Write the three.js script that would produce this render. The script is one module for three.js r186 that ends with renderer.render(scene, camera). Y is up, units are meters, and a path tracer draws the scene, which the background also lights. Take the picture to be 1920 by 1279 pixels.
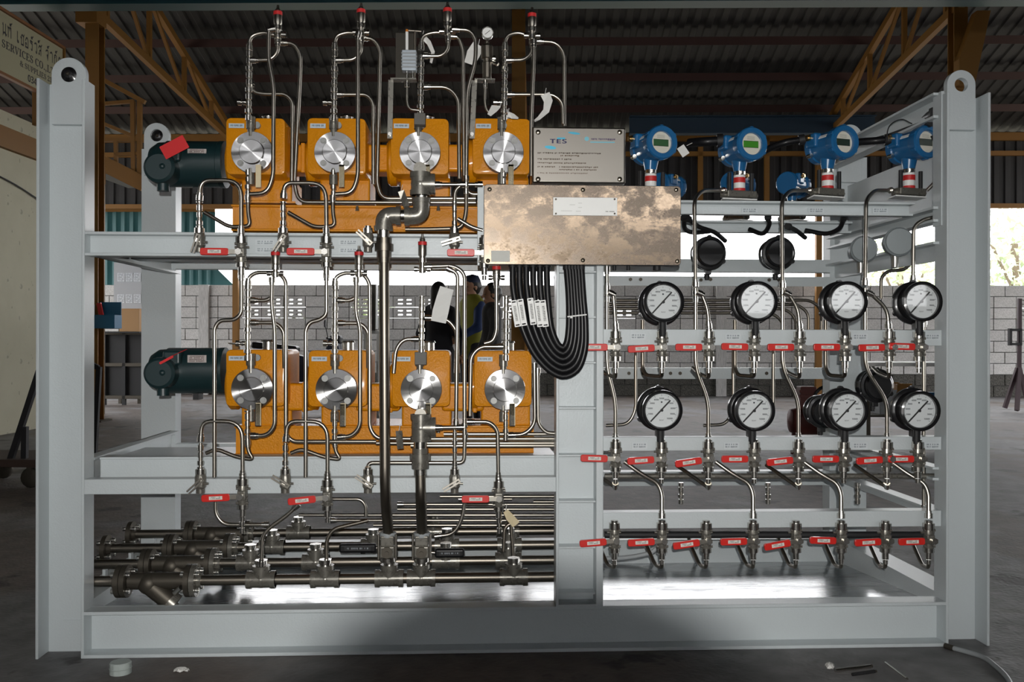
import * as THREE from 'three';
import { RoundedBoxGeometry } from 'three/addons/geometries/RoundedBoxGeometry.js';
import { mergeGeometries, toCreasedNormals } from 'three/addons/utils/BufferGeometryUtils.js';
import { MarchingCubes } from 'three/addons/objects/MarchingCubes.js';
import { RectAreaLightUniformsLib } from 'three/addons/lights/RectAreaLightUniformsLib.js';

// ---------------------------------------------------------------- camera, sky, flash, exposure
const W = 1920, HPX = 1279, F = 1760;                    // frame and focal length in pixels
const CAM = new THREE.Vector3(0, 0.988, 2.97);
const YAW = 0.0483, ROLL = 0.002, HALL = 0.0682;         // camera turned right of the skid's normal; the hall stands turned a little more
const scene = new THREE.Scene();
const camera = new THREE.PerspectiveCamera(2 * Math.atan(HPX / 2 / F) * 180 / Math.PI, W / HPX, 0.02, 300);
camera.position.copy(CAM);
camera.rotation.set(0, -YAW, ROLL, 'YXZ');
camera.updateMatrixWorld(true);
const renderer = new THREE.WebGLRenderer({ antialias: true });
renderer.toneMapping = THREE.LinearToneMapping;
renderer.toneMappingExposure = 1.04;
renderer.shadowMap.enabled = true;
RectAreaLightUniformsLib.init();
const SKY = new THREE.Color().setRGB(6.0, 6.0, 6.1);    // bright overcast
scene.background = SKY;
const FLASH_AT = new THREE.Vector3(-0.0070, CAM.y + 0.058, CAM.z + 0.101);
const flash = new THREE.SpotLight(new THREE.Color().setRGB(1, 0.985, 0.95), 17.5, 40, 0.72, 0.55, 2);
flash.position.copy(FLASH_AT);
flash.target.position.set(FLASH_AT.x + Math.sin(YAW) * 3, CAM.y + 0.02, CAM.z - 3);
flash.castShadow = true; flash.shadow.radius = 0.17; flash.shadow.mapSize.set(4096, 4096); flash.shadow.camera.near = 0.05; flash.name = 'camera_flash_light';
scene.add(flash, flash.target);

// ---------------------------------------------------------------- helpers
const V = (x, y, z) => new THREE.Vector3(x, y, z);
let _s = 12345;
const rnd = () => { _s = (Math.imul(_s, 1664525) + 1013904223) >>> 0; return _s / 4294967296; };
const rr = (a, b) => a + (b - a) * rnd();
function ray(px, py) { return V((px - W / 2) / F, -(py - HPX / 2) / F, -1).applyQuaternion(camera.quaternion); }
function at(px, py, z = 0) { const d = ray(px, py); return CAM.clone().addScaledVector(d, (z - CAM.z) / d.z); }           // the point of a plane of the skid, z metres before its front, that lies there
const ppm = (z) => F / (CAM.z - z);                                                                                       // pixels per metre at that plane
const hF = V(Math.sin(HALL), 0, -Math.cos(HALL)), hR = V(Math.cos(HALL), 0, Math.sin(HALL));
function H(hx, y, d) { return V(CAM.x, 0, CAM.z).addScaledVector(hR, hx).addScaledVector(hF, d).setY(y); }                // hall axes -> world
function atH(px, py, d) { const r = ray(px, py), t = d / r.dot(hF); const p = CAM.clone().addScaledVector(r, t).sub(V(CAM.x, 0, CAM.z)); return { x: p.dot(hR), y: p.y }; }

const used = new Map();
function numbered(n) { const k = used.get(n) ?? 0; used.set(n, k + 1); return k ? `${n}_${String(k).padStart(3, '0')}` : n; }
function tag(o, label, category, group, kind) { if (label) o.userData.label = label; if (category) o.userData.category = category; if (group) o.userData.group = group; if (kind) o.userData.kind = kind; return o; }
function prep(g) { const h = g.index ? g.toNonIndexed() : g; for (const k of Object.keys(h.attributes)) if (!['position', 'normal', 'uv'].includes(k)) h.deleteAttribute(k); if (!h.attributes.uv) h.setAttribute('uv', new THREE.BufferAttribute(new Float32Array(h.attributes.position.count * 2), 2)); return h; }
function merge(list) { list = [].concat(list).flat(9).filter(Boolean); return list.length === 1 ? list[0] : mergeGeometries(list.map(prep)); }
function metricUV(g) { const p = g.attributes.position, n = g.attributes.normal, u = new Float32Array(p.count * 2); for (let i = 0; i < p.count; i++) { const x = Math.abs(n.getX(i)), y = Math.abs(n.getY(i)), z = Math.abs(n.getZ(i)); if (z >= x && z >= y) { u[i * 2] = p.getX(i); u[i * 2 + 1] = p.getY(i); } else if (x >= y) { u[i * 2] = p.getZ(i); u[i * 2 + 1] = p.getY(i); } else { u[i * 2] = p.getX(i); u[i * 2 + 1] = p.getZ(i); } } g.setAttribute('uv', new THREE.BufferAttribute(u, 2)); return g; }
function mesh(name, geos, mat, parent, label) {
  const m = new THREE.Mesh(mat.userData.metric ? metricUV(merge(geos)) : merge(geos), mat); m.name = name; m.castShadow = m.receiveShadow = true;
  if (label) m.userData.label = label; if (parent) parent.add(m); return m;
}
function thing(name, label, category, pos, group) { const o = new THREE.Group(); o.name = numbered(name); if (pos) o.position.copy(pos); tag(o, label, category, group); scene.add(o); return o; }
function hallThing(name, label, category, hx, y, d, group) { const o = thing(name, label, category, H(hx, y, d), group); o.rotation.y = -HALL; return o; }
// parts were laid out in world axes: move the group's origin to the thing's base
function rebase(g) {
  const b = new THREE.Box3(); g.updateMatrixWorld(true); b.setFromObject(g);
  const p = V((b.min.x + b.max.x) / 2, b.min.y, (b.min.z + b.max.z) / 2);
  for (const c of g.children) c.position.sub(p); g.position.copy(p); return g;
}
function copy(o, pos, label, group) { const c = o.clone(); c.name = numbered(o.name.replace(/_\d{3}$/, '')); c.userData = { ...o.userData }; if (label) c.userData.label = label; if (group) c.userData.group = group; if (pos) c.position.copy(pos); scene.add(c); return c; }
const box = (w, h, d, x = 0, y = 0, z = 0) => new THREE.BoxGeometry(w, h, d).translate(x, y, z);
const bxx = (x0, x1, y0, y1, z0, z1) => box(x1 - x0, y1 - y0, z1 - z0, (x0 + x1) / 2, (y0 + y1) / 2, (z0 + z1) / 2);
const rbox = (w, h, d, r, x = 0, y = 0, z = 0) => new RoundedBoxGeometry(w, h, d, 2, r).translate(x, y, z);
const rbxx = (x0, x1, y0, y1, z0, z1, r = 0.002) => rbox(x1 - x0, y1 - y0, z1 - z0, r, (x0 + x1) / 2, (y0 + y1) / 2, (z0 + z1) / 2);
const UP = V(0, 1, 0);
function aim(g, p, dir) { return g.applyQuaternion(new THREE.Quaternion().setFromUnitVectors(UP, dir.clone().normalize())).translate(p.x, p.y, p.z); }
function cyl(p, q, r0, r1 = r0, seg = 12) { const d = q.clone().sub(p), L = d.length(); return aim(new THREE.CylinderGeometry(r1, r0, L, seg).translate(0, L / 2, 0), p, d); }
function lathe(prof, p, dir = UP, seg = 24) { return aim(new THREE.LatheGeometry(prof.map(([r, y]) => new THREE.Vector2(Math.max(r, 1e-5), y)), seg), p, dir); }
// a tube along points with rounded bends
function path(pts, bend) {
  const c = new THREE.CurvePath(); let last = pts[0].clone();
  for (let i = 1; i < pts.length - 1; i++) {
    const a = pts[i - 1], b = pts[i], d = pts[i + 1], la = a.distanceTo(b), lb = b.distanceTo(d), k = Math.min(bend, la * 0.49, lb * 0.49);
    const s = b.clone().lerp(a, k / la), e = b.clone().lerp(d, k / lb);
    if (last.distanceTo(s) > 1e-4) c.add(new THREE.LineCurve3(last, s));
    c.add(new THREE.QuadraticBezierCurve3(s, b.clone(), e)); last = e;
  }
  c.add(new THREE.LineCurve3(last, pts.at(-1).clone())); return c;
}
function tubeGeo(pts, r, bend = 0.03, seg = 10) {
  // rings placed along the curve, dense only in bends
  const c = path(pts, bend), P = [];
  c.curves.forEach((k, i) => { const n = k.isLineCurve3 ? 1 : 6; for (let j = i ? 1 : 0; j <= n; j++) P.push(k.getPoint(j / n)); });
  const n = P.length, pos = [], nor = [], uv = [], idx = []; let N = null;
  for (let i = 0; i < n; i++) {
    const t = P[Math.min(i + 1, n - 1)].clone().sub(P[Math.max(i - 1, 0)]).normalize();
    if (!N) { N = Math.abs(t.y) < 0.9 ? V(0, 1, 0) : V(1, 0, 0); }
    N = N.clone().addScaledVector(t, -N.dot(t)).normalize(); const B = t.clone().cross(N);
    for (let j = 0; j <= seg; j++) { const a = j / seg * Math.PI * 2, q = N.clone().multiplyScalar(Math.cos(a)).addScaledVector(B, Math.sin(a)); pos.push(P[i].x + q.x * r, P[i].y + q.y * r, P[i].z + q.z * r); nor.push(q.x, q.y, q.z); uv.push(j / seg, i / n); }
    if (i) for (let j = 0; j < seg; j++) { const a = (i - 1) * (seg + 1) + j, b = a + seg + 1; idx.push(a, a + 1, b, b, a + 1, b + 1); }
  }
  for (const e of [0, n - 1]) { const k = pos.length / 3, t = e ? P[e].clone().sub(P[e - 1]).normalize() : P[0].clone().sub(P[1]).normalize(); pos.push(P[e].x, P[e].y, P[e].z); nor.push(t.x, t.y, t.z); uv.push(0, 0); for (let j = 0; j < seg; j++) { const a = e * (seg + 1) + j; e ? idx.push(a, a + 1, k) : idx.push(a + 1, a, k); } }
  const g = new THREE.BufferGeometry(); g.setAttribute('position', new THREE.Float32BufferAttribute(pos, 3)); g.setAttribute('normal', new THREE.Float32BufferAttribute(nor, 3)); g.setAttribute('uv', new THREE.Float32BufferAttribute(uv, 2)); g.setIndex(idx); return g;
}
function rrShape(w, h, r) { const s = new THREE.Shape(), x = -w / 2, y = -h / 2; s.moveTo(x + r, y); s.lineTo(x + w - r, y); s.quadraticCurveTo(x + w, y, x + w, y + r); s.lineTo(x + w, y + h - r); s.quadraticCurveTo(x + w, y + h, x + w - r, y + h); s.lineTo(x + r, y + h); s.quadraticCurveTo(x, y + h, x, y + h - r); s.lineTo(x, y + r); s.quadraticCurveTo(x, y, x + r, y); return s; }
function extr(shape, depth, bevel = 0, curve = 6) { return new THREE.ExtrudeGeometry(shape, { depth, bevelEnabled: bevel > 0, bevelSize: bevel, bevelThickness: bevel, bevelSegments: 2, curveSegments: curve }); }

// ---------------------------------------------------------------- textures
function noise2(nx, ny, seed) { const a = new Float32Array(nx * ny); let s = seed * 7919 + 17; for (let i = 0; i < a.length; i++) { s = (Math.imul(s, 1664525) + 1013904223) >>> 0; a[i] = s / 4294967296; } return (u, v) => { u = ((u % 1) + 1) % 1 * nx; v = ((v % 1) + 1) % 1 * ny; const i = Math.floor(u) % nx, j = Math.floor(v) % ny, f = u - Math.floor(u), g = v - Math.floor(v), F2 = f * f * (3 - 2 * f), G2 = g * g * (3 - 2 * g), i1 = (i + 1) % nx, j1 = (j + 1) % ny; return (a[j * nx + i] * (1 - F2) + a[j * nx + i1] * F2) * (1 - G2) + (a[j1 * nx + i] * (1 - F2) + a[j1 * nx + i1] * F2) * G2; }; }
function fbm(base, oct, seed, ax = 1, ay = 1) { const ns = []; for (let o = 0; o < oct; o++) ns.push(noise2(Math.round(base * ax) << o, Math.round(base * ay) << o, seed + o)); return (u, v) => { let s = 0, w = 0.5, t = 0; for (const n of ns) { s += n(u, v) * w; t += w; w *= 0.55; } return s / t; }; }
function dataTex(n, m, f, srgb) {
  const d = new Uint8Array(n * m * 4);
  for (let j = 0; j < m; j++) for (let i = 0; i < n; i++) { const c = f(i / n, j / m), k = (j * n + i) * 4; for (let q = 0; q < 3; q++) d[k + q] = Math.max(0, Math.min(255, Math.round(255 * (Array.isArray(c) ? c[q] : c)))); d[k + 3] = 255; }
  const t = new THREE.DataTexture(d, n, m); t.wrapS = t.wrapT = THREE.RepeatWrapping; t.magFilter = THREE.LinearFilter; t.minFilter = THREE.LinearMipmapLinearFilter; t.generateMipmaps = true; if (srgb) t.colorSpace = THREE.SRGBColorSpace; t.needsUpdate = true; return t;
}
function canvasTex(w, h, draw) { const c = document.createElement('canvas'); c.width = w; c.height = h; draw(c.getContext('2d'), w, h); const t = new THREE.CanvasTexture(c); t.colorSpace = THREE.SRGBColorSpace; t.magFilter = THREE.LinearFilter; return t; }
const lerp = (a, b, t) => a + (b - a) * t, mix3 = (a, b, t) => [0, 1, 2].map((i) => lerp(a[i], b[i], t)), sm = (a, b, x) => { const t = Math.max(0, Math.min(1, (x - a) / (b - a))); return t * t * (3 - 2 * t); };
const std = (color, rough, metal = 0, more = {}) => new THREE.MeshStandardMaterial({ color, roughness: rough, metalness: metal, ...more });
const phy = (color, rough, metal = 0, more = {}) => new THREE.MeshPhysicalMaterial({ color, roughness: rough, metalness: metal, ...more });
const lin = (r, g, b) => new THREE.Color().setRGB(r, g, b);

const grainF = fbm(32, 4, 3), grain = dataTex(256, 256, (u, v) => 0.35 + 0.5 * grainF(u, v));
const peelTex = dataTex(256, 256, (() => { const f = fbm(48, 2, 9); return (u, v) => f(u, v); })());
const M = {
  paint: phy(lin(0.545, 0.59, 0.605), 0.4, 0, { clearcoat: 0.25, clearcoatRoughness: 0.25, bumpMap: peelTex, bumpScale: 0.0003 }),
  orange: phy(lin(0.66, 0.245, 0.002), 0.45, 0, { specularIntensity: 0.5, clearcoat: 0.2, clearcoatRoughness: 0.12, bumpMap: peelTex, bumpScale: 0.0008 }),
  green: phy(lin(0.006, 0.024, 0.027), 0.42, 0, { clearcoat: 0.3, clearcoatRoughness: 0.3 }),
  steel: std(lin(0.38, 0.355, 0.31), 0.33, 1),
  bright: std(lin(0.64, 0.62, 0.575), 0.23, 1),
  dull: std(lin(0.20, 0.19, 0.165), 0.5, 0.55, { roughnessMap: grain }),
  pipe: std(lin(0.24, 0.215, 0.18), 0.38, 1),
  darkIron: std(lin(0.085, 0.075, 0.06), 0.5, 0.7),
  bolt: std(lin(0.62, 0.61, 0.58), 0.3, 1),
  headBolt: std(lin(0.3, 0.3, 0.29), 0.55, 0.8),
  block: std(lin(0.11, 0.105, 0.095), 0.6, 0.2),
  disc: phy(lin(0.46, 0.455, 0.45), 0.2, 1, { anisotropy: 1, anisotropyRotation: Math.PI / 2 }),
  red: phy(lin(0.62, 0.018, 0.012), 0.35, 0, { clearcoat: 0.4 }),
  redTape: std(lin(0.55, 0.02, 0.02), 0.5),
  blue: phy(lin(0.010, 0.115, 0.29), 0.35, 0, { clearcoat: 0.5, clearcoatRoughness: 0.2 }),
  black: phy(lin(0.008, 0.008, 0.009), 0.3, 0, { clearcoat: 0.6, clearcoatRoughness: 0.15 }),
  rubber: phy(lin(0.005, 0.005, 0.006), 0.5, 0, { clearcoat: 0.15, clearcoatRoughness: 0.2, specularIntensity: 0.6 }),
  blackMatt: std(lin(0.012, 0.012, 0.013), 0.6),
  white: std(lin(0.82, 0.82, 0.80), 0.45),
  paper: std(lin(0.72, 0.71, 0.68), 0.85, 0, { side: THREE.DoubleSide }),
  cream: std(lin(0.66, 0.56, 0.36), 0.5),
  tape: std(lin(0.78, 0.78, 0.76), 0.55),
  grey: std(lin(0.30, 0.32, 0.33), 0.5),
  yellow: std(lin(0.20, 0.088, 0.008), 0.65),
  glass: phy(lin(1, 1, 1), 0.02, 0, { transmission: 1, thickness: 0, ior: 1.5 }),
  wood: std(lin(0.40, 0.23, 0.10), 0.7),
};
grain.repeat.set(3, 3); peelTex.repeat.set(5, 5); M.paint.userData.metric = M.orange.userData.metric = M.dull.userData.metric = true;
// small printed strips: rows of tiny dark marks on a plate
function strip(w, h, bg, fg, lines, seed) { return canvasTex(w, h, (c) => { c.fillStyle = bg; c.fillRect(0, 0, w, h); c.fillStyle = fg; let s = seed; const r = () => { s = (s * 16807) % 2147483647; return s / 2147483647; }; const lh = h / (lines + 0.6); for (let k = 0; k < lines; k++) { let x = w * 0.1; const y = lh * (k + 0.4); while (x < w * 0.86) { const q = w * (0.02 + 0.04 * r()); if (r() > 0.18) c.fillRect(x, y, q, lh * (0.5 + 0.2 * r())); x += q + w * 0.014; } } }); }
const M_tagPlate = std(0xffffff, 0.5, 0, { map: strip(128, 32, '#b9c6d0', '#66727c', 1, 5) });
const M_sticker = std(0xffffff, 0.55, 0, { map: strip(128, 40, '#d8d4cc', '#7c7a78', 2, 77) });
const M_railLabel = std(0xffffff, 0.5, 0, { map: strip(128, 48, '#c9cfd2', '#7f888e', 2, 21) });
const M_motorPlate = std(0xffffff, 0.4, 0.3, { map: strip(128, 64, '#b5aca8', '#6b5a58', 4, 31) });
const plane = (w, h, x = 0, y = 0, z = 0) => new THREE.PlaneGeometry(w, h).translate(x, y, z);
const slab = (w, h, t, x = 0, y = 0, z = 0) => box(w, h, t, x, y, z);
const ORD = ['first', 'second', 'third', 'fourth', 'fifth', 'sixth', 'seventh', 'eighth', 'ninth', 'tenth'];
// ================================================================ the hall
const D_BACK = 17, D_FRONT = -11, HX0 = -11, HX1 = 13, RIDGE = 3, EAVE = 4.76, SLOPE = 0.3;
const roofY = (d) => (d >= RIDGE ? EAVE + SLOPE * (D_BACK - d) : EAVE + SLOPE * (d - D_FRONT));
const metreUV = (g, s = 1, ax = 'x', ay = 'z') => { const p = g.attributes.position, u = new Float32Array(p.count * 2), get = { x: (i) => p.getX(i), y: (i) => p.getY(i), z: (i) => p.getZ(i) }; for (let i = 0; i < p.count; i++) { u[i * 2] = get[ax](i) * s; u[i * 2 + 1] = get[ay](i) * s; } g.setAttribute('uv', new THREE.BufferAttribute(u, 2)); return g; };
function struct(name, label, geos, mat, hx = 0, y = 0, d = 0) { const m = mesh(numbered(name), geos, mat, scene, label); m.position.copy(H(hx, y, d)); m.rotation.y = -HALL; m.userData.kind = 'structure'; return m; }
{
  // floor: worn concrete with oily brown stains
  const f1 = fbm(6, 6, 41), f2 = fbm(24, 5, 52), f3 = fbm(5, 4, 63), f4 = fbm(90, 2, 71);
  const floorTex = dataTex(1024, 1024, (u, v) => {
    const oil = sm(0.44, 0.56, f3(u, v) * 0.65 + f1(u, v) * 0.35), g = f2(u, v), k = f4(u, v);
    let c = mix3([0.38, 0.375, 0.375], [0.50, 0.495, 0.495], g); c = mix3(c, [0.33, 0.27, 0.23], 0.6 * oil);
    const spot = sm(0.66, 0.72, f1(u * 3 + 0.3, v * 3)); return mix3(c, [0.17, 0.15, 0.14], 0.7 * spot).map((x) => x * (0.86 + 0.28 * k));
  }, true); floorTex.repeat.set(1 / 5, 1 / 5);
  const bumpF = dataTex(256, 256, (u, v) => f4(u, v)); bumpF.repeat.set(1, 1);
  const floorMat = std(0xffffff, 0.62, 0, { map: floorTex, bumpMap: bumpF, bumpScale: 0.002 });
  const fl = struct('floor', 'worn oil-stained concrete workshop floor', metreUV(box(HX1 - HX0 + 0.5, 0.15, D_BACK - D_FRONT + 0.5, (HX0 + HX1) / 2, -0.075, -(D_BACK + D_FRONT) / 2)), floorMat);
  // ground outside
  const gm = std(lin(0.34, 0.31, 0.25), 0.9);
  const gr = struct('ground', 'pale dry ground outside the hall', box(140, 0.1, 160, 0, -0.16, -10), gm); gr.name = 'ground'; gr.userData.category = 'ground';

  // roof of corrugated sheet with purlins
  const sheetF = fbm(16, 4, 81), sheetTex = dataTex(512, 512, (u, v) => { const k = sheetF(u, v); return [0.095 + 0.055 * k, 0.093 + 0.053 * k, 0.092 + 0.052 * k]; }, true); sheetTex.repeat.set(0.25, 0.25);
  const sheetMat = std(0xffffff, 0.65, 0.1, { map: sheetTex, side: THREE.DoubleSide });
  function corr(x0, x1, a, b, period, amp, thick = 0.012) { // ribs along the second axis; a,b = [y,d]
    const prof = [[0, 0], [0.42, 0], [0.5, amp], [0.9, amp]], xs = []; for (let x = x0; x < x1; x += period) for (const [t, h] of prof) if (x + t * period <= x1) xs.push([x + t * period, h]);
    const dir = V(0, b[0] - a[0], -(b[1] - a[1])).normalize(), n = V(0, -dir.z, dir.y); if (n.y < 0 || (Math.abs(n.y) < 1e-6 && n.z < 0)) n.negate();
    const pos = [], idx = [], uv = [];
    for (const s of [0, 1]) for (const [x, h] of xs) for (const [y, d] of [a, b]) { const o = h + (s ? -thick : 0); pos.push(x, y + n.y * o, -d + n.z * o); uv.push(x, d + y); }
    const N = xs.length; for (const s of [0, 1]) for (let i = 0; i < N - 1; i++) { const q = s * N * 2 + i * 2; idx.push(q, q + 1, q + 2, q + 2, q + 1, q + 3); }
    const g = new THREE.BufferGeometry(); g.setAttribute('position', new THREE.Float32BufferAttribute(pos, 3)); g.setAttribute('uv', new THREE.Float32BufferAttribute(uv, 2)); g.setIndex(idx); const h = g.toNonIndexed(); h.computeVertexNormals(); return h;
  }
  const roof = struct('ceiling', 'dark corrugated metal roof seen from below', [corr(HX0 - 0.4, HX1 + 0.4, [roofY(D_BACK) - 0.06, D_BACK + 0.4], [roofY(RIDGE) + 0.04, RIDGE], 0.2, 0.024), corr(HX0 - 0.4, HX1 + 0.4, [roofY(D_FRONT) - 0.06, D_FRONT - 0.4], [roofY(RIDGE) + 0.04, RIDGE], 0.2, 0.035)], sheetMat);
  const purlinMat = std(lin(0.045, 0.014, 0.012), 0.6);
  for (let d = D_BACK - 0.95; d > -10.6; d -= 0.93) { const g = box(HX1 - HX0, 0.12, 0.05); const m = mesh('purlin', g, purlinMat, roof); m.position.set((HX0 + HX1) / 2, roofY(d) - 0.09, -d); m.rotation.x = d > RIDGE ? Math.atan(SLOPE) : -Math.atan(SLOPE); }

  // cladding above the openings: far side, near side, gables
  const cladMat = std(lin(0.022, 0.021, 0.022), 0.7, 0.1, { side: THREE.DoubleSide });
  const wb = struct('wall_back', 'grey concrete block wall under a band of daylight', [box(0.3, 0.3, 0.2, HX0, 0.15, -D_BACK - 0.1)], cladMat);
  mesh('cladding', corr(HX0, HX1, [3.4, D_BACK + 0.02], [EAVE, D_BACK + 0.02], 0.2, 0.03), cladMat, wb, 'dark corrugated cladding sheet above the opening');
  const wf = struct('wall_front', 'unseen wall behind the photographer with open band shaped for reflections', [bxx(HX0, HX1, 0, 3.15, -D_FRONT, -D_FRONT + 0.2), bxx(HX0, HX1, 3.95, EAVE, -D_FRONT, -D_FRONT + 0.05), bxx(HX0, -4.5, 3.15, 3.95, -D_FRONT, -D_FRONT + 0.05), bxx(10, HX1, 3.15, 3.95, -D_FRONT, -D_FRONT + 0.05)], std(lin(0.3, 0.29, 0.27), 0.85));  // out of view; wall height and open band shaped for reflections and fill light
  const sideWall = (hx, name, lab) => { const s = new THREE.Shape(); s.moveTo(-D_FRONT, 3.4); s.lineTo(-7, 3.4); s.lineTo(-7, 4.5); s.lineTo(-D_BACK, 4.5); s.lineTo(-D_BACK, EAVE); s.lineTo(-RIDGE, roofY(RIDGE)); s.lineTo(-D_FRONT, EAVE); const g = extr(s, 0.05).rotateY(-Math.PI / 2); g.translate(hx, 0, 0); return struct(name, lab, [g, bxx(hx - 0.1, hx + 0.1, 0, 3.4, -7, -D_FRONT)], std(lin(0.2, 0.19, 0.18), 0.85)); };  // out-of-view side walls; openings widened to bring extra daylight to the rear hall
  sideWall(HX0, 'wall_left', 'unseen far gable wall beside the stairs, opened wide to add daylight'); sideWall(HX1, 'wall_right', 'unseen gable wall of the workshop, opened wide to add daylight');
  // girts on the cladding
  for (const [y0, h] of [[4.66, 0.14], [4.36, 0.08], [3.42, 0.08]]) mesh('girt', box(HX1 - HX0, h, 0.08, (HX0 + HX1) / 2, y0, -D_BACK + 0.05), M.yellow, wb, 'yellow painted steel girt');
  for (const px of [1312, 1436, 1000, 700]) { const x = atH(px, 300, D_BACK).x; mesh('girt', box(0.09, 1.2, 0.06, x, 4.05, -D_BACK + 0.06), M.yellow, wb, 'yellow painted steel girt'); }

  // block wall, block by block
  const bf = fbm(24, 4, 91), blockTex = dataTex(256, 256, (u, v) => { const k = bf(u, v); return [0.60 + 0.24 * k, 0.60 + 0.235 * k, 0.59 + 0.24 * k]; }, true);
  const blockMats = [0.92, 1.0, 1.06, 0.97].map((s) => std(lin(s, s * 0.99, s * 0.985), 0.9, 0, { map: blockTex, bumpMap: blockTex, bumpScale: 0.004 }));
  const mouldTex = dataTex(256, 256, (u, v) => { const k = bf(u, v), t = sm(0.3, 0.62, bf(u * 2.3, v * 1.7)); return mix3([0.13, 0.125, 0.115], [0.5 + 0.1 * k, 0.49 + 0.1 * k, 0.46 + 0.1 * k], 0.6 * t); }, true), mouldMat = std(0xffffff, 0.92, 0, { map: mouldTex });
  const BW = 0.4, BH = 0.2, J = 0.012, TH = 0.18, solid = rbox(BW - J, BH - J, TH, 0.006);
  const ventGeo = (() => { const w = BW - J, h = BH - J, L = []; for (const x of [-w / 2 + 0.03, 0, w / 2 - 0.03]) L.push(box(x ? 0.06 : 0.05, h, TH, x, 0, 0)); for (const [y, q] of [[-h / 2 + 0.022, 0.044], [0, 0.045], [h / 2 - 0.022, 0.044]]) L.push(box(w, q, TH - 0.002, 0, y, 0)); return merge(L); })();
  const vents = [[447, 590], [664, 808], [905, 1030], [1130, 1190], [1888, 2040]].map(([a, b]) => [atH(a, 580, D_BACK).x, atH(b, 580, D_BACK).x]);
  mesh('mortar', [bxx(HX0, HX1, 0, 1.2, -D_BACK - 0.15, -D_BACK - 0.03)], std(lin(0.12, 0.12, 0.115), 0.95), wb, 'recessed grey mortar joints');
  const rest = [], mouldRest = [], topMortar = [];
  for (let r = 0; r < 10; r++) for (let k = -28; k < 34; k++) {
    const x = k * BW + (r % 2 && r !== 7 ? BW / 2 : 0) + 0.1, y = (r + 0.5) * BH; if (x < HX0 + 0.2 || x > HX1 - 0.2) continue;
    const vent = (r === 7 || r === 8) && vents.some(([a, b]) => x > a && x < b);
    if (r >= 6 && !vent) topMortar.push(box(BW + 0.001, BH + 0.001, TH - 0.06, x, y, -D_BACK - TH / 2));
    if (r >= 2 && x > -6.4 && x < 8.9) { const m = mesh('block', vent ? ventGeo : solid, blockMats[Math.floor(rnd() * 4)], wb, vent ? 'pierced concrete vent block' : undefined); m.position.set(x, y, -D_BACK - TH / 2 + (vent ? 0 : rr(-0.004, 0.004))); }
    else if (r < 2) mouldRest.push(solid.clone().translate(x, y, -D_BACK - TH / 2)); else rest.push((vent ? ventGeo : solid).clone().translate(x, y, -D_BACK - TH / 2));
  }
  mesh('mortar', topMortar, std(lin(0.14, 0.14, 0.135), 0.95), wb, 'recessed grey mortar joints');
  tag(mesh('block_courses', mouldRest, mouldMat, wb, 'blackened bottom courses of the block wall'), null, null, null, 'stuff');
  tag(mesh('block_courses', rest, blockMats[1], wb), null, null, null, 'stuff');
  for (const px of [383, 1352]) { const x = atH(px, 600, D_BACK).x; mesh('pilaster', bxx(x - 0.09, x + 0.09, 0, 2.0, -D_BACK - 0.02, -D_BACK + 0.05), blockMats[0], wb, 'concrete pilaster'); }

  // teal corrugated sheets hung in the far opening
  const teal = std(lin(0.010, 0.075, 0.080), 0.55, 0.1, { side: THREE.DoubleSide });
  const sheet = (pxa, pxb, pya, pyb, cut, d, label) => {
    const a = atH(pxa, pya, d), b = atH(pxb, pyb, d), w = b.x - a.x, h = a.y - b.y; const o = hallThing('corrugated_sheet', label, 'metal sheet', a.x, b.y, d);
    const pos = [], idx = []; const n = Math.round(w / 0.04); for (let i = 0; i <= n; i++) { const x = i / n * w, z = 0.014 * Math.sin(x / 0.16 * Math.PI * 2), yb = cut ? Math.max(0, (x - cut * w) / (w * (1 - cut))) * h * 0.8 : 0; for (const t of [0, 0.006]) { pos.push(x, cut < 0 ? 0 : yb * 0, z + t, x, cut ? h - Math.max(0, 0) : h, z + t); } if (i) { const q = (i - 1) * 4; idx.push(q, q + 4, q + 1, q + 1, q + 4, q + 5, q + 2, q + 3, q + 6, q + 6, q + 3, q + 7); } }
    const g = new THREE.BufferGeometry(); g.setAttribute('position', new THREE.Float32BufferAttribute(pos, 3)); g.setIndex(idx); const k = g.toNonIndexed(); k.computeVertexNormals(); mesh('sheet', k, teal, o); mesh('rail', box(w, 0.05, 0.04, w / 2, h + 0.02, 0), M.yellow, o, 'yellow top rail'); return o;
  };
  sheet(150, 403, 397, 536, 0, D_BACK + 0.35, 'teal corrugated sheet closing the left end of the far opening');
  {
    // sheet piece with a slanting edge
    const d = D_BACK + 0.35, a = atH(403, 500, d), b = atH(440, 536, d), o = hallThing('corrugated_sheet', 'small slanted corner piece of teal sheet resting on the block wall', 'metal sheet', a.x, b.y, d); const s = new THREE.Shape(); s.moveTo(0, 0); s.lineTo(b.x - a.x, 0); s.lineTo(0, a.y - b.y); mesh('sheet', extr(s, 0.01), teal, o);
  }
}
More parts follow.
